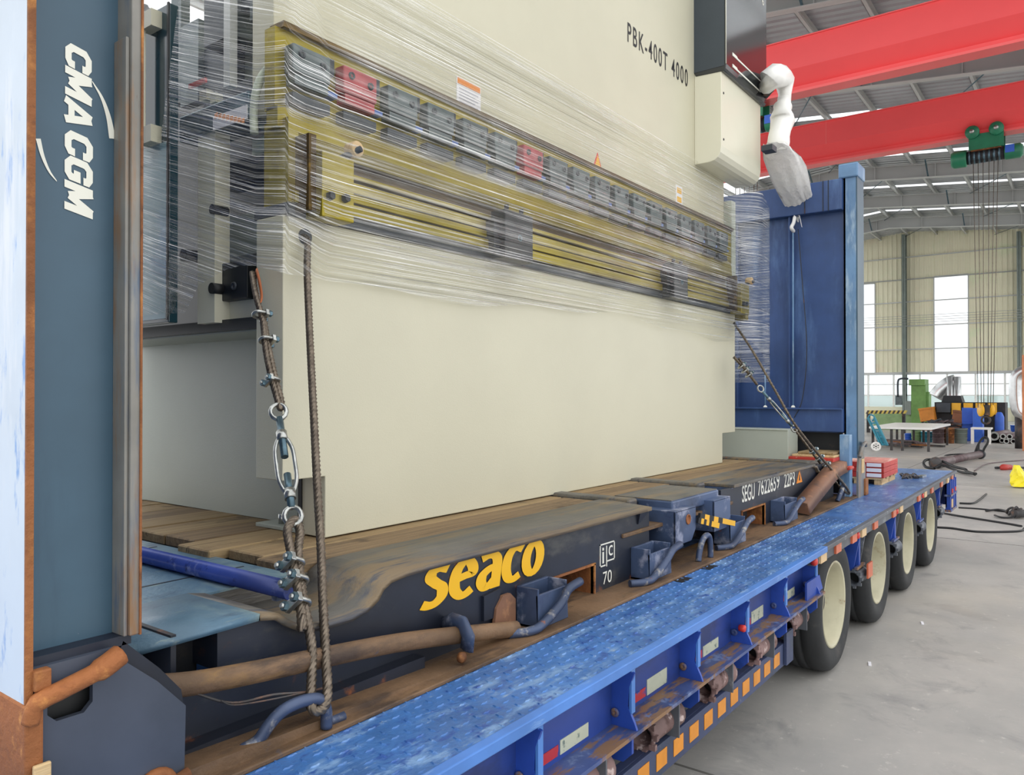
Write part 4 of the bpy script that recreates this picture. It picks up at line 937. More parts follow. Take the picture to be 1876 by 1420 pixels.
rx('red_lever', 345, 148, 375, 156, 1.58, .01, 'red')
rx('gauge_beam', 396, 290, 500, 330, 1.68, .1, 'under'); rx('gauge_beam', 396, 395, 470, 470, 1.72, .1, 'col_green'); rx('gauge_beam', 462, 250, 500, 278, 1.66, .1, 'hose')
# side guard cabinet
cb = MB().box(1.45, 1.485, 2.59, 3.45, 1.80, 2.93).build('side_cabinet', M['teal_dark'], PB, bevel=.004)
MB().box(1.446, 1.45, 2.60, 3.45, 1.815, 2.44).build('cabinet_lower_panel', paint('pale_blue_wrapped_panel', '7fa3ac', .18, layers=[('4f7078', .56, .68, 3, (1,2,.6)), ('8fb0d0', .5, .7, 2, (1,1,1)), ('2a3c44', .68, .74, 8, (1,.5,4))], var=.05), cb)
MB().box(1.444, 1.45, 2.588, 2.598, 1.81, 2.93).build('cabinet_edge', M['black'], cb)
hd = MB().box(1.405, 1.425, 2.70, 2.735, 2.44, 2.92).build('cabinet_handle', M['cream_lt'], cb, bevel=.004)
for z in (2.44, 2.85): MB().box(1.41, 1.45, 2.64, 2.72, z, z+.06).build('handle_mount', M['cream'], cb)
# right end: light frame parts beyond the bed
MB().box(5.62, 5.70, 2.14, 2.26, 2.05, 3.0).build('end_guard', M['grey_cream'], PB)
MB().box(5.66, 5.72, 2.05, 2.2, 2.10, 2.36).build('table_end', M['yellow'], PB)
# cream box lying past the bed
fb = MB().box(6.05, 6.30, 1.86, 2.75, 1.034, 1.27).box(6.045, 6.05, 1.86, 2.75, 1.262, 1.272).build('steel_box', M['grey_cream'], org=(6.17, 2.3, 1.034), bevel=.004)
tag(fb, 'low pale grey steel box beside the blue end wall of the flat rack', 'box')

# ------------------------------------------------------------------ bagged pendant arm on the right
PA = root('pendant_arm', 'control pendant arm wrapped in white plastic with a bag over its end', 'control arm', (6.05, 1.9, 2.6))
YP = 1.86
def pp(u, v, dy=0): return ony(u, v, YP+dy)
a = [pp(1404,158,.06), pp(1409,146), pp(1420,139), pp(1430,141), pp(1438,150), pp(1438,172), pp(1437,200)]
MB().tube(a, [.06,.085,.09,.085,.075,.05,.048], 9).build('elbow', M['white_plastic'], PA)
sl = [(1436,178,.045),(1436,188,.05),(1434,196,.07),(1433,202,.062),(1432,212,.085),(1434,222,.09),(1430,236,.078),(1427,250,.078),(1426,262,.082),(1427,276,.07)]
MB().tube([pp(u, v) for u, v, r in sl], [r for u, v, r in sl], 20).build('sleeve', M['white_plastic'], PA)
MB().tube([pp(1443,140), pp(1449,152)], .02, 8).build('tape', M['blue_cap'], PA)
px = 6.0/1414
pairs = [(1402,1438,264),(1399,1452,274),(1400,1464,288),(1405,1472,305),(1413,1479,330),(1424,1485,352),(1436,1490,372),(1446,1492,388),(1452,1488,400),(1456,1483,410)]
prof = [((a_+b_)/2, v_, (b_-a_)/2*px) for a_, b_, v_ in pairs]
bag = MB(); n = 28
o = 0
for i, (u, v, r) in enumerate(prof):
    c = pp(u, v)
    for k in range(n):
        a_ = 2*math.pi*k/n; rr = r*(1+.09*math.sin(5*a_+i*.7)+.05*math.sin(9*a_-i))
        bag.v.append((c.x+math.cos(a_)*rr*.32*RT.x+math.sin(a_)*rr*.6*FW.x*0+math.cos(a_)*rr*.68*RT.x+math.sin(a_)*rr*.55*FW.x, c.y+math.cos(a_)*rr*RT.y+math.sin(a_)*rr*.55*FW.y, c.z+random.uniform(-.008,.008)))
for i in range(len(prof)-1):
    for k in range(n): bag.f.append([i*n+k, i*n+(k+1) % n, (i+1)*n+(k+1) % n, (i+1)*n+k]); bag.sm.append(True)
bagm = glass_mat('clear_plastic_bag', (.95, .95, .93, 1), .35, .18)
t_ = NT('plastic_bag'); t_.b.inputs['Base Color'].default_value = (.82,.81,.79,1); t_.b.inputs['Roughness'].default_value = .22; t_.b.inputs['Alpha'].default_value = .88
bp_ = t_.n.new('ShaderNodeBump'); bp_.inputs['Strength'].default_value = .7; bp_.inputs['Distance'].default_value = .03
t_.link(t_.noise(9, (1,1,.5), 5), bp_.inputs['Height']); t_.link(bp_.outputs[0], t_.b.inputs['Normal'])
bag.build('bag', t_.m, PA)
for k in range(7):
    u = 1456+k*4.2; p = pp(u, 404, random.uniform(-.05,.05)); q = p+V((random.uniform(-.02,.03), random.uniform(-.02,.02), -random.uniform(.02,.06)))
    MB().add([p+V((-.02,0,.04)), p+V((.02,0,.04)), q+V((.012,0,0)), q-V((.012,0,0))], [(0,1,2,3)]).build('bag_fringe', t_.m, PA, fix=False)
MB().tube(curve([pp(1456,398), pp(1454,408), pp(1450,417), pp(1454,424)], 4), .014, 6).build('bag_knot', t_.m, PA)
MB().box(pp(1402,268).x, pp(1402,268).x+.1, YP-.05, YP+.03, pp(1400,274).z, pp(1400,264).z).build('pendant_body', M['clamp_dk'], PA)
MB().bar(pp(1398,176,.14), pp(1412,160,.02), .05, .05).build('swing_arm', M['scrap'], PA)
# ================================================================== stretch film round the machine
def film():
    # plan path (x, y) of the wrap and the height where it bellies out
    path = [(1.40,3.35),(1.425,2.95),(1.435,2.62),(1.47,2.52),(1.53,2.28),(1.575,2.10),(1.66,1.975),(1.80,1.968),(5.5,1.968),(5.66,1.95),(6.02,1.99),(6.03,2.3)]
    P = dense([(x, y, 0) for x, y in path], .06)
    n = len(P); rows = 26; b = MB(); uv = []
    L = [0]
    for i in range(1, n): L.append(L[-1]+(P[i]-P[i-1]).length)
    for j in range(rows+1):
        t = j/rows
        for i in range(n):
            p = P[i]; x = p.x
            front = min(1, max(0, (x-1.56)/.15))*min(1, max(0, (5.75-x)/.2)) if p.y < 2.2 else 0
            z0 = 1.955+.03*math.sin(x*2.1)+.012*math.sin(x*7)
            if p.y > 2.2: z0 = 1.93+.05*math.sin(p.y*9)
            if p.y > 2.5: z0 = 1.83
            if x > 5.66: z0 = 1.94-.30*min(1,(x-5.66)/.36)
            z1 = 3.17 if x > 1.6 else 3.12
            if x > 5.62: z1 = 3.10-.1*(x-5.62)/.4
            if x < 1.46: z1 = 2.46
            z = z0+(z1-z0)*t
            # section: pulled back on the ram above, on the bed below
            y = p.y
            if front > 0:
                k = max(0, (z-2.42)/.75); y += front*(.21*k**.8 if y < 2.2 else 0)
                k2 = max(0, (2.2-z)/.25); y += front*max(0, (2.105-p.y))*min(1, k2)
                y = min(y, 2.195 if z > 2.75 else 2.112)
                if z < 2.78: y = min(y, 2.085)
            wr = .0025*math.sin(z*60+x*.25)+.002*math.sin(z*33-x*.4)
            b.v.append((x, y-abs(wr), z)); uv.append((L[i], z+(.33*(L[i]-1.43) if L[i] < 1.43 else 0)))
    for j in range(rows):
        for i in range(n-1):
            b.f.append([j*n+i, j*n+i+1, (j+1)*n+i+1, (j+1)*n+i]); b.sm.append(True)
    o = b.build('stretch_film', M['film'], org=(3.6, 2.0, 1.95), fix=False)
    ul = o.data.uv_layers.new(name='UVMap')
    for lp in o.data.loops: ul.data[lp.index].uv = uv[lp.vertex_index]
    return tag(o, 'clear streaky stretch film wrapped around the tooling of the press brake', 'plastic film')
film()
def film_patch(name, quad, nu, nv, label, amp=.01):
    b = MB(); uv = []
    A, B, C, D = [V(q) for q in quad]
    for j in range(nv+1):
        for i in range(nu+1):
            s, t = i/nu, j/nv; p = A*(1-s)*(1-t)+B*s*(1-t)+C*s*t+D*(1-s)*t
            w = amp*math.sin(s*9+t*3)+amp*.6*math.sin(t*16-s*5)
            b.v.append((p.x-abs(w), p.y-abs(w), p.z)); uv.append((s*.4, t*1.2+s*.5))
    for j in range(nv):
        for i in range(nu): b.f.append([j*(nu+1)+i, j*(nu+1)+i+1, (j+1)*(nu+1)+i+1, (j+1)*(nu+1)+i]); b.sm.append(True)
    o = b.build(name, M['film'], org=A, fix=False); ul = o.data.uv_layers.new(name='UVMap')
    for lp in o.data.loops: ul.data[lp.index].uv = uv[lp.vertex_index]
    return tag(o, label, 'plastic film')
film_patch('film_tail', [onx(302,588,1.43), onx(318,572,1.47), onx(352,482,1.50), onx(312,470,1.43)], 10, 14, 'crumpled tail of film hanging at the cabinet corner by the slate post', .012)

# ================================================================== wire rope lashings
def rope_mesh(b, path, r, step=.006, lay=.085):
    return b.tube(dense(path, step), r, 18, lobes=6, lay=lay, depth=.34)
def clip(parent, c, along, side, s=1.0):
    """U-bolt clip round two ropes: c centre, along = rope direction, side = direction the nuts point"""
    c, t = V(c), V(along).normalized(); d = (V(side)-t*V(side).dot(t)).normalized(); e = t.cross(d)
    w, r = .017*s, .0052*s
    pts = [c+d*.034*s+e*w, c+e*w] + [c+e*w*math.cos(a)-d*(w*math.sin(a)+.006*s) for a in [math.pi*k/8 for k in range(1, 8)]] + [c-e*w, c+d*.034*s-e*w]
    o = MB().tube(pts, r, 8).build('rope_clip', M['steel'], parent)
    MB().obox(c+d*.014*s, t*.011*s, e*.025*s, d*.006*s).build('saddle', M['steel'], o, bevel=.002)
    for sg in (-1, 1): MB().lathe(c+d*.019*s+e*w*sg, d, [(0,0),(.0105*s,0),(.0105*s,.01*s),(0,.01*s)], 6, smooth=False).build('nut', M['steel_dk'], o)
    return o
def turnbuckle(parent_args, p, q, s=1.0, slim=1.0):
    p, q = V(p), V(q); t = (q-p).normalized(); L = (q-p).length
    e = t.cross(V((1,.6,0))).normalized(); e = V((.75,-.66,0)); e = (e-t*e.dot(t)).normalized()
    r = root(*parent_args, tuple((p+q)/2))
    R = .018*s
    for c, d in ((p, t), (q, -t)):
        m_ = 14; pts = [c+d*R*.2+e*R*math.sin(a)-d*R*math.cos(a)*1.25 for a in [2*math.pi*k/m_ for k in range(m_)]]
        MB().tube(pts, .0055*s, 8, closed=True).build('eye', M['steel'], r)
    b0, b1 = p+t*L*.26, q-t*L*.2
    MB().cyl(p+t*R*1.3, b0+t*L*.2, .0085*s, 10).build('threaded_rod', M['steel_dk'], r)
    MB().cyl(q-t*R*1.3, b1-t*L*.18, .0085*s, 10).build('threaded_rod', M['steel_dk'], r)
    body = MB()
    for sg in (-1, 1):
        body.tube(curve([b0+e*.004*sg, b0+t*.012*s+e*.011*s*slim*sg, b0+t*.04*s+e*.019*s*slim*sg, (b0+b1)/2+e*.02*s*slim*sg, b1-t*.04*s+e*.019*s*slim*sg, b1-t*.012*s+e*.011*s*slim*sg, b1+e*.004*sg], 5), .0048*s, 8)
    body.cyl(b0-t*.012*s, b0+t*.012*s, .0125*s, 12).cyl(b1-t*.012*s, b1+t*.012*s, .0125*s, 12)
    body.build('body', M['steel'], r); return r
# front-left lashing: chain of sling, turnbuckle and rope round the ring
V0, V1 = 495., 1295.
def yy(v): return 2.20-.68*(v-495)/625 if v < 1120 else 1.52-.07*(v-1120)/175
def q(u, v, dy=0): return ony(u, v, yy(v)+dy)
s1 = root('wire_rope_sling', 'short doubled wire rope with three clips above the long turnbuckle', 'wire rope', tuple(q(490,600)))
b = MB()
rope_mesh(b, curve([q(462,500,.03), q(470,545), q(482,590), q(487,640), q(497,690), q(508,730), q(514,748), q(516,737), q(505,695), q(494,645), q(486,600), q(481,575)], 6), .0105)
b.build('rope', M['rope'], s1)
MB().tube(curve([q(470,495,.01), q(476,520,-.005), q(479,545), q(475,560)], 5), .010, 6, flat=.4).build('orange_strap', M['copper'], s1)
for (u, v, du, dv) in ((477,577,1,.1), (489,624,1,.15)): clip(s1, q(u,v), q(492,660)-q(478,560), q(u+60*du,v+6)-q(u,v))
clip(s1, q(499,698), q(508,735)-q(495,680), q(440,712)-q(499,698), .95)
tb = turnbuckle(('turnbuckle', 'long open-body steel turnbuckle with eyes, hanging before the bed corner of the press', 'turnbuckle'), q(510,752), q(537,948), 1.25)
s2 = root('wire_rope', 'long wire rope from the bed hole round the lashing ring and up through three clips', 'wire rope', tuple(q(590,1290)))
b = MB()
h = ony(559, 438, 2.105)
main = [h+V((0,.012,.01)), h+V((0,-.012,-.01))]+[ony(u, v, y) for u, v, y in ((563,500,2.07),(568,620,1.98),(575,760,1.85),(582,900,1.74),(588,1000,1.66),(592,1100,1.57),(597,1200,1.48),(600,1270,1.435))]
main += [ony(592,1297,1.428), ony(578,1303,1.43), ony(570,1292,1.44), ony(570,1262,1.46)]
main += [q(572,1200), q(566,1150), q(558,1110), q(551,1060), q(547,1010), q(550,980), q(548,965), q(541,953), q(533,958), q(527,975), q(533,1010), q(543,1060), q(551,1110), q(553,1135), q(553,1155)]
rope_mesh(b, curve(main, 7), .0125); b.build('rope', M['rope'], s2)
MB().tube(curve([q(556,1125,-.01), q(552,1140,-.012), q(551,1158,-.012)], 4), .005, 6).build('rope_end', M['rope'], s2)
for (u, v) in ((537,1032), (544,1064), (548,1106)): clip(s2, q(u,v), q(552,1110)-q(540,1030), q(u-50,v+4)-q(u,v), 1.15)
# far-right lashing
ra, rb = ony(1356, 668, 2.0), V((6.02,1.45,.86))
def rq(t, off=V((0,0,0))): return ra+(rb-ra)*t+off
s3 = root('wire_rope_sling', 'wire rope sling with clips at the far bed corner, ahead of the blue end wall', 'wire rope', tuple(rq(.1)))
b = MB(); rope_mesh(b, [rq(-.06), rq(.05, V((0,0,.01))), rq(.16)], .012, .02); rope_mesh(b, [rq(-.05, V((.02,-.02,0))), rq(.16)], .009, .02); b.build('rope', M['rope'], s3)
for t in (.01, .045, .08): clip(s3, rq(t), rb-ra, (.5,-.6,.5), 1.1)
turnbuckle(('turnbuckle', 'bright steel turnbuckle strained slantwise ahead of the blue end wall', 'turnbuckle'), rq(.19), rq(.52), 1.15, .5)
s4 = root('wire_rope', 'wire rope slanting from the far bed end down to the end ring', 'wire rope', tuple(rb))
b = MB()
rope_mesh(b, curve([ony(1345,592,2.1), ony(1380,645,1.9), ony(1420,715,1.75), ony(1465,790,1.6), rb+V((0,-.02,0)), rb+V((.02,0,-.03)), rq(.85, V((-.01,.02,0))), rq(.52)], 6), .011, .02)
b.build('rope', M['rope'], s4)
for t in (.70, .76, .82): clip(s4, rq(t), rb-ra, (-.6,-.6,.5), 1.15)
# thin string hanging on the end wall
w = tag(MB().tube(curve([onx(1462,420,6.33), onx(1470,520,6.33), onx(1478,640,6.32), onx(1470,730,6.31), onx(1455,765,6.30)], 6), .004, 5).build('string', M['navy'], org=(6.33, 1.9, 1.4)), 'thin dark string hanging down the blue end wall', 'string')
# boards and scraps on the far platform
t = root('board_pile', 'pale crumpled boards and orange sheet lying on the far platform under the end wall', 'boards', (6.2, 1.75, 1.034))
for k, (y0, y1, z, m_) in enumerate(((1.53,1.86,1.034,'redboard'),(1.53,1.84,1.065,'wood_new'),(1.54,1.80,1.085,'wood'))):
    MB().box(6.06+.02*k, 6.40, y0, y1, z, z+(.03 if k == 0 else .018)).build('board', M[m_], t, bevel=.004)
# ================================================================== goods on the trailer tail
pc = onz(1612, 893, ZD)
PX, PY = 7.63, 1.65
pl = root('pallet', 'small pale wooden pallet under red boards on the trailer tail', 'pallet', (PX, PY, ZD))
for dy in (-.13, .0, .13): MB().box(PX-.29, PX+.29, PY+dy*1.3-.03, PY+dy*1.3+.03, ZD, ZD+.045).build('block', M['wood_new'], pl)
for dx in (-.25, -.085, .085, .25): MB().box(PX+dx-.05, PX+dx+.05, PY-.21, PY+.21, ZD+.045, ZD+.06).build('slat', M['wood_new'], pl)
for k, lab in enumerate(('lowest red board of the strapped stack, flat on the pallet', 'middle red board of the strapped stack on the pallet', 'topmost red board of the strapped stack, its upper face paler')):
    z = ZD+.061+k*.045
    o = MB().box(PX-.305, PX+.305, PY-.22, PY+.22, z, z+.043).build('red_board', M['redboard'], org=(PX, PY, z), bevel=.003)
    tag(o, lab, 'board', 'red boards on the pallet')
    if k == 2: MB().box(PX-.303, PX+.303, PY-.218, PY+.218, z+.0425, z+.0445).build('paler_face', M['redboard_top'], o)  # upper face a paler red than the sides
    MB().box(PX-.3065, PX-.3055, PY-.2, PY-.08, z+.006, z+.038).build('tag', M['paper'], o)
sc = root('chain_heap', 'small heap of dark chain and a bright shackle on the trailer tail', 'chain', (8.0, 1.55, ZD))
for k in range(16):
    c = onz(1652+k*1.8, 872+random.uniform(-3,3), ZD+.012); MB().torus(c, (random.uniform(-1,1), random.uniform(-1,1), 1), .02, .007, 10, 6).build('link', M['scrap'], sc)
for u in (1682, 1688): c = onz(u, 874, ZD+.012); MB().bar(c, c+V((.16,-.01,0)), .02, .02).build('shackle', M['steel'], sc)

# ================================================================== things on the hall floor
G = lambda u, v: onz(u, v, 0)
def ground_tube(name, pts, r, mt, label, cat, group=None, z=None):
    zz = r if z is None else z
    P = curve([onz(u, v, zz) for u, v in pts], 6)
    o = MB().tube(P, r, 6).build(name, M[mt], org=(P[0].x, P[0].y, 0)); return tag(o, label, cat, group)
ground_tube('cable', [(1716,966),(1745,968),(1790,974),(1850,974),(1872,972),(1876,968)], .012, 'rubber', 'black cable lying straight across the floor behind the last wheel', 'cable')
ground_tube('cable', [(1728,940),(1755,945),(1800,952),(1850,960),(1872,964)], .012, 'rubber', 'thin black cable running out from under the trailer tail at a slant', 'cable')
ground_tube('cable', [(1758,922),(1782,922),(1795,915),(1807,905)], .013, 'rubber', 'short black cable with a kinked end beside the trailer tail', 'cable')
ground_tube('cable', [(1756,930),(1790,932),(1830,936),(1860,940)], .01, 'rubber', 'thin black cable leading to the tool head on the floor', 'cable')
ground_tube('cable', [(1785,863),(1805,851),(1830,847),(1876,843)], .012, 'pipe', 'thin brown hose running away across the floor from the long cylinder', 'hose')
# long cylinder with hoses
cy = root('hydraulic_cylinder', 'long rusty hydraulic cylinder with black hoses lying on the floor past the trailer', 'cylinder', tuple(G(1750, 862)))
p0, p1 = G(1716, 858), G(1795, 841)
p0.z = p1.z = .11
MB().tube([p0, p0+(p1-p0)*.3], .1, 16).tube([p0+(p1-p0)*.3, p1], .085, 16).build('barrel', M['pipe'], cy)
MB().lathe(p0, (p0-p1), [(0,0),(.115,0),(.125,.02),(.125,.1),(.06,.12),(0,.12)], 18).build('end_cap', M['scrap'], cy)
MB().lathe(p1, (p1-p0), [(0,-.02),(.1,-.02),(.11,.0),(.11,.08),(.05,.14),(0,.14)], 18).build('end_cap', M['under'], cy)
def at(u, v, x): return onx(u, v, x)
xx = p0.x
MB().tube(curve([at(1712,858,xx-.6), at(1697,856,xx-.5), at(1692,848,xx-.3), at(1700,842,xx), at(1725,845,xx), at(1748,855,xx-.6), at(1768,860,xx-.9), at(1772,864,xx-1.0), at(1786,869,xx-1.4)], 6), .028, 8).build('hose', M['rubber'], cy)
MB().tube(curve([at(1712,858,xx-.6), at(1725,852,xx-.5), at(1742,858,xx-.6), at(1762,865,xx-1.0), at(1788,868,xx-1.4)], 6), .025, 8).build('hose', M['rubber'], cy)
x2 = p1.x
MB().tube(curve([at(1786,830,x2), at(1792,815,x2+.1), at(1800,803,x2+.2), at(1808,802,x2+.2), at(1810,810,x2), at(1803,822,x2), at(1797,838,x2), at(1793,825,x2), at(1793,815,x2+.1)], 6), .026, 8).build('hose', M['rubber'], cy)
MB().tube(curve([at(1790,832,x2), at(1760,832,x2+.6), at(1735,834,x2+.6), at(1730,839,x2+.3), at(1750,840,x2)], 6), .018, 8).build('hose', M['rubber'], cy)
# small tools
g1 = root('torch_tool', 'red hand tool with a black lead lying on bare concrete', 'tool', tuple(G(1842, 857)))
a_, b_ = onz(1832, 857, .05), onz(1852, 856, .05)
MB().tube([a_, a_+(b_-a_)*.3, b_], [.03, .07, .05], 10).build('tool_body', M['redboard'], g1)
MB().tube([b_, onz(1876, 857, .03)], .022, 8).build('lead', M['rubber'], g1); MB().tube([onz(1824,857,.03), a_], .025, 8).build('nozzle', M['under'], g1)
g2 = root('tool_head', 'dark tool head with loops of black lead near the floor cables', 'tool', tuple(G(1866, 942)))
MB().tube([onz(1858,942,.06), onz(1878,941,.06)], .05, 12).build('tool_body', M['scrap'], g2)
MB().tube(curve([onz(1806,936,.02), onz(1830,934,.03), onz(1850,938,.05), onz(1858,941,.06)], 5), .014, 6).build('lead', M['rubber'], g2)
MB().tube(curve([onz(1822,944,.02), onz(1835,948,.02), onz(1855,948,.02), onz(1862,944,.05)], 5), .012, 6).build('lead', M['rubber'], g2)
for k in range(6):
    c = onz(1850+k*3, 937+random.uniform(-2,3), .06); MB().torus(c, (random.random(), 1, random.random()), .05, .014, 10, 6).build('fitting', M['scrap'], g2)
yb_ = MB(); c = G(1872, 893)
n = 12
for i in range(7):
    t = i/6
    for k in range(n):
        a = 2*math.pi*k/n; r = .16*(1-.75*t)*(1+.3*math.sin(3*a+i)); yb_.v.append((c.x+r*math.cos(a)+.03*i/6, c.y+r*math.sin(a)+.08*t, .02+.34*t))
for i in range(6):
    for k in range(n): yb_.f.append([i*n+k, i*n+(k+1) % n, (i+1)*n+(k+1) % n, (i+1)*n+k]); yb_.sm.append(False)
tag(yb_.build('plastic_bag', M['yellow_bag'], org=(c.x, c.y, 0)), 'crumpled bright yellow plastic bag standing on bare concrete', 'bag')
for i, (u, v) in enumerate(((1692,1143),(1596,1218))):
    c = G(u, v); tag(MB().bar(c+V((-.03,0,.004)), c+V((.03,.015,.004)), .016, .006).build('paper_scrap', M['paper'], org=(c.x, c.y, 0)), ('tiny white paper scrap lying far out on the open floor', 'tiny white scrap on the floor closest to the front wheel')[i], 'scrap')

# ================================================================== far end of the hall
def bx(name, u0, v0, u1, v1, x, dp, mt, parent=None, label=None, cat=None, ground=False, bevel=.01, group=None):
    a, c = onx(u0, v0, x), onx(u1, v1, x)
    z0 = 0 if ground else min(a.z, c.z)
    o = MB().box(x, x+dp, min(a.y,c.y), max(a.y,c.y), z0, max(a.z,c.z))
    if parent is not None: return o.build(name, M[mt], parent, bevel=bevel)
    o = o.build(name, M[mt], org=(x, (a.y+c.y)/2, z0), bevel=bevel); return tag(o, label, cat, group)
# green boring mill
p = onx(1683, 760, 36)
gm = root('machine_tool', 'tall pale green machine column on a long green bed near the far windows', 'machine', (36, p.y, 0))
bx('column', 1669, 704, 1696, 770, 36, .8, 'green', gm, ground=True); bx('column_side', 1690, 718, 1702, 770, 36.1, .6, 'green', gm, ground=True); bx('cap', 1665, 695, 1694, 706, 35.9, 1.0, 'green', gm)
bx('bed', 1600, 757, 1700, 775, 36.3, .8, 'green_b', gm, ground=True); bx('slide', 1658, 735, 1669, 760, 36, .6, 'col_green', gm); bx('control_box', 1640, 725, 1652, 742, 36, .3, 'clamp', gm)
MB().tube(curve([onx(1645,727,36), onx(1645,700,36), onx(1650,694,36), onx(1664,694,36)], 5), .04, 8).build('conduit', M['clamp_dk'], gm)
hz = root('hazard_rail', 'low rail painted with slanted yellow and black stripes before the green bed', 'rail', tuple(onx(1620, 757, 33)))
for k in range(18):
    u = 1586+k*4; a, c = onx(u, 752, 33), onx(u+4, 758, 33)
    b = MB(); b.hexa([(33,a.y,c.z),(33.2,a.y,c.z),(33.2,c.y,c.z),(33,c.y,c.z),(33,a.y-.06,a.z),(33.2,a.y-.06,a.z),(33.2,c.y-.06,a.z),(33,c.y-.06,a.z)]); b.build('stripe', M['hazard_y' if k % 2 else 'scrap'], hz)
for u in (1590, 1655): a = onx(u, 758, 33); MB().box(33, 33.2, a.y-.05, a.y+.05, 0, a.z).build('leg', M['scrap'], hz)
# yellow panelled machine
p = onx(1790, 760, 31)
ym = root('machine_tool', 'black machine with four yellow panels behind the blue cabinet', 'machine', (31, p.y, 0))
bx('frame', 1712, 737, 1842, 775, 31.1, 1.0, 'under', ym, ground=True)
for k in range(4): bx('yellow_panel', 1743+k*22, 738.5, 1760+k*22, 760, 31.0, .1, 'yellow_p', ym)
bx('grey_housing', 1715, 738, 1741, 756, 30.9, .3, 'clamp_dk', ym)
MB().prism([(onx(1762,737,31).y, onx(1762,737,31).z), (onx(1723,737,31).y, onx(1723,737,31).z), (onx(1727,725,31).y, onx(1727,725,31).z), (onx(1758,725,31).y, onx(1758,725,31).z)], 'x', 31.2, 31.9).build('hood', M['under'], ym)
# fume duct in front of the windows
d1 = root('fume_duct', 'slanting silver duct rising behind the yellow panelled machine', 'duct', tuple(onx(1740, 735, 33)))
MB().tube(curve([onx(1716,728,33.5), onx(1726,715,33.5), onx(1740,704,33.5), onx(1752,700,33.5)], 5), .3, 14).build('duct_run', M['silver'], d1)
for u in (1741, 1753): MB().tube([onx(u, 690, 33.3), V((33.3, onx(u,730,33.3).y, 0))], .14, 12).build('duct_drop', M['silver'], d1)
d2 = root('fume_duct', 'fat silver duct with an elbow standing at the orange post', 'duct', tuple(G(1862, 790)))
MB().tube(curve([onx(1884,678,26), onx(1872,681,26), onx(1862,690,26), onx(1860,706,26), onx(1861,735,26), onx(1866,755,26), onx(1880,766,26)], 6), .155, 18).build('duct_run', M['silver'], d2)
MB().cyl(onx(1868,760,26), V((26, onx(1868,760,26).y, 0)), .12, 12).build('stand', M['scrap'], d2)
a = onx(1882, 700, 25); tag(MB().box(25, 25.3, a.y-.12, a.y+.12, 0, onx(1882,650,25).z).build('steel_post', paint('orange_post_paint', 'd98a5c', .5), org=(25, a.y, 0), bevel=.01), 'plain orange steel post beside the fat silver duct', 'post')
# reels and boxes
bc = root('steel_cabinet', 'bright blue open-sided cabinet by the brown tilted bin', 'cabinet', (28.5, onx(1780,770,28.5).y, 0))
bx('body', 1782, 748, 1800, 790, 28.6, .5, 'blue_bright', bc, ground=True); bx('back_panel', 1762, 747, 1782, 790, 29.1, .05, 'blue_bright', bc, ground=True); bx('shelf', 1763, 775, 1781, 777, 28.7, .4, 'blue_bright', bc)
def tilted_box(name, u0, v0, u1, v1, x, dp, mt, ang, label, cat, base_mt='scrap'):
    a, c = onx(u0, v0, x), onx(u1, v1, x); cy_, cz = (a.y+c.y)/2, (a.z+c.z)/2; hy, hz_ = abs(a.y-c.y)/2, abs(a.z-c.z)/2
    r = root(name, label, cat, (x, cy_, cz-hz_))
    ca, sa = math.cos(ang), math.sin(ang)
    MB().obox((x+dp/2, cy_, cz), (dp/2,0,0), (0,hy*ca,hy*sa), (0,-hz_*sa,hz_*ca)).build('body', M[mt], r, bevel=.02)
    MB().obox((x+dp/2-.01, cy_-hz_*sa*.9, cz+hz_*ca*.9), (dp/2+.02,0,0), (0,hy*ca*1.05,hy*sa*1.05), (0,-.03*sa,.03*ca)).build('rim', M[mt], r)
    b = MB()
    for sg in (-1, 1): b.box(x+.05, x+.12, cy_+sg*hy*.6-.03, cy_+sg*hy*.6+.03, 0, cz-hz_*.7)
    b.box(x, x+dp, cy_-hy*.8, cy_+hy*.8, 0, .08).build('stand', M[base_mt], r); return r
tilted_box('bin', 1684, 747, 1711, 772, 30.5, .5, 'orange_box', -.15, 'orange steel bin tilted on a dark stand beside the scrap heap', 'bin')
tilted_box('bin', 1744, 753, 1772, 781, 30.2, .5, 'brown_box', .12, 'brown steel bin tilted before the bright blue cabinet', 'bin')
# welding table and what stands under it
wt = root('work_table', 'long white-topped work table with dark legs, buckets beneath', 'table', tuple(G(1650, 806)))
X = 23.0
MB().box(X, X+3.6, onx(1706,772,X).y, onx(1592,772,X).y, .58, .64).build('table_top', M['white_plastic'], wt, bevel=.01)
for u in (1598, 1632, 1652, 1700):
    for dx in (.05, 3.4): y = onx(u,772,X).y; MB().box(X+dx, X+dx+.06, y-.03, y+.03, 0, .58).build('leg', M['scrap'], wt)
def bucket(u, v, r, h, mt, label, lid=None, cat='bucket'):
    c = G(u, v); o = root(cat, label, cat, (c.x, c.y, 0), 'buckets and drums by the work table')
    MB().lathe((c.x, c.y, 0), (0,0,1), [(0,0),(r*.86,0),(r*.9,.01),(r,h),(r*1.05,h),(r*1.05,h-.03),(r*.9,h-.03)], 20).build('body', M[mt], o)
    for z in (h*.35, h*.68): MB().torus((c.x, c.y, z), (0,0,1), r*.97, .012, 20, 6).build('hoop', M[mt], o)
    MB().lathe((c.x, c.y, h), (0,0,1), [(0,.015),(r*.95,.012),(r*1.0,-.01)], 20).build('lid', M[lid or mt], o); return o
bucket(1665, 808, .12, .24, 'blue_bright', 'small bright blue bucket under the end of the white work table')
bucket(1679, 809, .15, .34, 'green_b', 'olive drum with a dark lid between the blue and the teal buckets', 'under', 'drum')
bucket(1698, 810, .17, .34, 'tealp', 'teal bucket with a white lid at the corner of the work table', 'white_plastic')
bucket(1719, 812, .17, .46, 'pipe', 'brown-grey oil drum next to the teal bucket', None, 'drum')
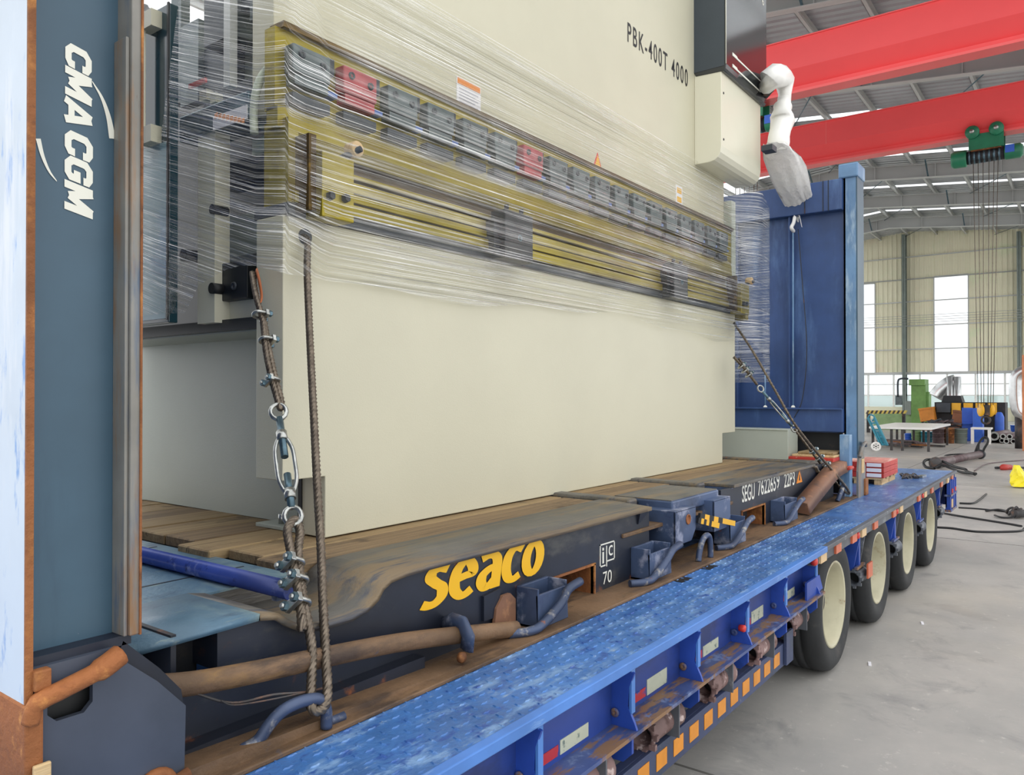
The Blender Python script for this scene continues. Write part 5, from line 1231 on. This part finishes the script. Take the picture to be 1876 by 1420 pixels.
bucket(1739, 812, .15, .46, 'rust', 'rusty oil drum behind the row of buckets', None, 'drum')
bucket(1760, 812, .19, .46, 'col_green', 'fat dark green drum standing next to the white bench', 'under', 'drum')
bucket(1860, 795, .16, .34, 'blue_bright', 'light blue barrel behind the steel pipes', 'white_plastic', 'drum')
bucket(1876, 796, .2, .4, 'tealp', 'pale teal barrel behind the steel pipes at the orange post', 'white_plastic', 'drum')
a = onx(1831, 765, 30.85); o = root('tank', 'small bright blue tank standing between the bright blue cabinet and the fat duct', 'tank', (30.85, a.y, 0))
MB().lathe((30.85, a.y, 0), (0,0,1), [(0,.05),(.13,.05),(.14,.1),(.14,.75),(.08,.9),(.04,.92),(0,.92)], 16).build('body', M['blue_bright'], o); MB().lathe((30.85, a.y, 0), (0,0,1), [(.12,0),(.12,.1),(.1,.1),(.1,0)], 16).build('foot_ring', M['scrap'], o)
# scrap
sp = root('scrap_heap', 'heap of dark scrap rods and offcuts lying between the table and the bins', 'scrap', tuple(G(1725, 800)))
for k in range(26):
    u = random.uniform(1700,1748); v = random.uniform(770,783); c = onx(u, v, 29.3+random.uniform(-.2,.3)); d = V((random.uniform(-.3,.3), random.uniform(-.5,.5), random.uniform(-.12,.2)))
    MB().bar(c-d*.6, c+d*.6, random.uniform(.03,.07), random.uniform(.02,.05)).build('offcut', M[random.choice(('scrap','under','pipe','clamp_dk'))], sp)
a = onx(1724, 788, 29.3); MB().box(29.0, 29.7, a.y-.5, a.y+.5, 0, onx(1724,783,29.3).z).build('crate', M['brown_box'], sp)
rp = root('steel_offcuts', 'low pile of reddish steel offcuts on the floor ahead of the work table', 'scrap', tuple(G(1665, 820)))
for k in range(14):
    c = G(random.uniform(1630,1715), random.uniform(812,822)); c.z = .03+random.uniform(0,.08); d = V((random.uniform(-.3,.3), -random.uniform(.2,.6), 0))
    MB().bar(c-d, c+d, .09, .05).build('offcut', M[random.choice(('rust','scrap','pipe'))], rp)
wb_ = root('bench', 'low white bench with a white leg ahead of the pipe pile', 'bench', tuple(G(1795, 806)))
X = 27.6; MB().box(X, X+.5, onx(1816,783,X).y, onx(1778,783,X).y, .44, .5).build('bench_top', M['white_plastic'], wb_, bevel=.01)
for u in (1781, 1812): y = onx(u,783,X).y; MB().box(X+.02, X+.12, y-.04, y+.04, 0, .44).build('leg', M['white_plastic'], wb_)
# pipes (each one a thing)
dirp = V((1.0, -.105, 0)).normalized(); ep = V((-.105, -1.0, 0)).normalized()
pc_ = onx(1838, 800, 28.6); pc_.z = 0
pipes = [(-.19,.22,.14,'large thick-walled steel pipe propped on two others in the pile'), (.065,.221,.085,'thin steel pipe of the upper row right next to the large pipe'), (.235,.221,.085,'thin steel pipe of the upper row closest to the barrels'),
         (-.36,.08,.08,'steel pipe on the floor under the large pipe, at the bench end'), (-.02,.08,.08,'steel pipe on the floor under the inner upper pipe'), (.15,.08,.08,'steel pipe on the floor midway under the two upper pipes'), (.32,.08,.08,'outermost steel pipe on the floor, close to the barrels')]
for sv, z, r, lab in pipes:
    c = pc_+ep*sv-dirp*random.uniform(0,.4); c.z = z
    o = root('steel_pipe', lab, 'pipe', (c.x, c.y, c.z-r), 'steel pipes piled on the floor')
    MB().lathe(c, dirp, [(r*.62,.3),(r*.62,0),(r,0),(r,2.0),(r*.62,2.0)], 18).build('tube', M['pipe'], o)
    MB().lathe(c-dirp*.002, dirp, [(r*.62,0),(r*1.0,0)], 18).build('cut_end', M['steel'], o)
    MB().lathe(c+dirp*.25, dirp, [(0,0),(r*.62,0)], 18).build('bore', M['rubber'], o)
# trolley
ty = root('hand_trolley', 'teal hand trolley leaning with a pale spoked wheel, by the end post', 'trolley', tuple(G(1604, 822)))
X = 22.6
a0, a1 = onx(1590, 765, X), onx(1614, 816, X-.2)
for off in (0, .16): MB().bar(a0+V((.0,-off,0)), a1+V((0,-off,0)), .05, .05).build('rail', M['tealp'], ty)
for t in (.2, .45, .7, .95): MB().bar(a0+(a1-a0)*t, a0+(a1-a0)*t+V((0,-.16,0)), .04, .04).build('rung', M['tealp'], ty)
MB().bar(a0+(a1-a0)*.5+V((.02,-.08,0)), a1+V((.02,-.08,0)), .16, .02).build('back_plate', M['tealp'], ty)
c = onx(1605, 816, X-.25); c.z = .135
MB().torus(c, (1,.3,0), .1, .028, 20, 8).build('wheel', M['white_plastic'], ty)
b = MB()
for k in range(3):
    a = math.pi*k/3; d = V((0, math.cos(a), math.sin(a)))*.1; b.bar(c-d, c+d, .03, .02, (1,0,0))
b.build('spokes', M['white_plastic'], ty); MB().cyl(c+V((-.02,0,0)), c+V((.3,0,0)), .02, 8).build('axle', M['scrap'], ty)
MB().tube(curve([onx(1590,766,X), onx(1595,760,X), onx(1602,764,X), onx(1598,772,X)], 5), .02, 6).build('handle', M['tealp'], ty)
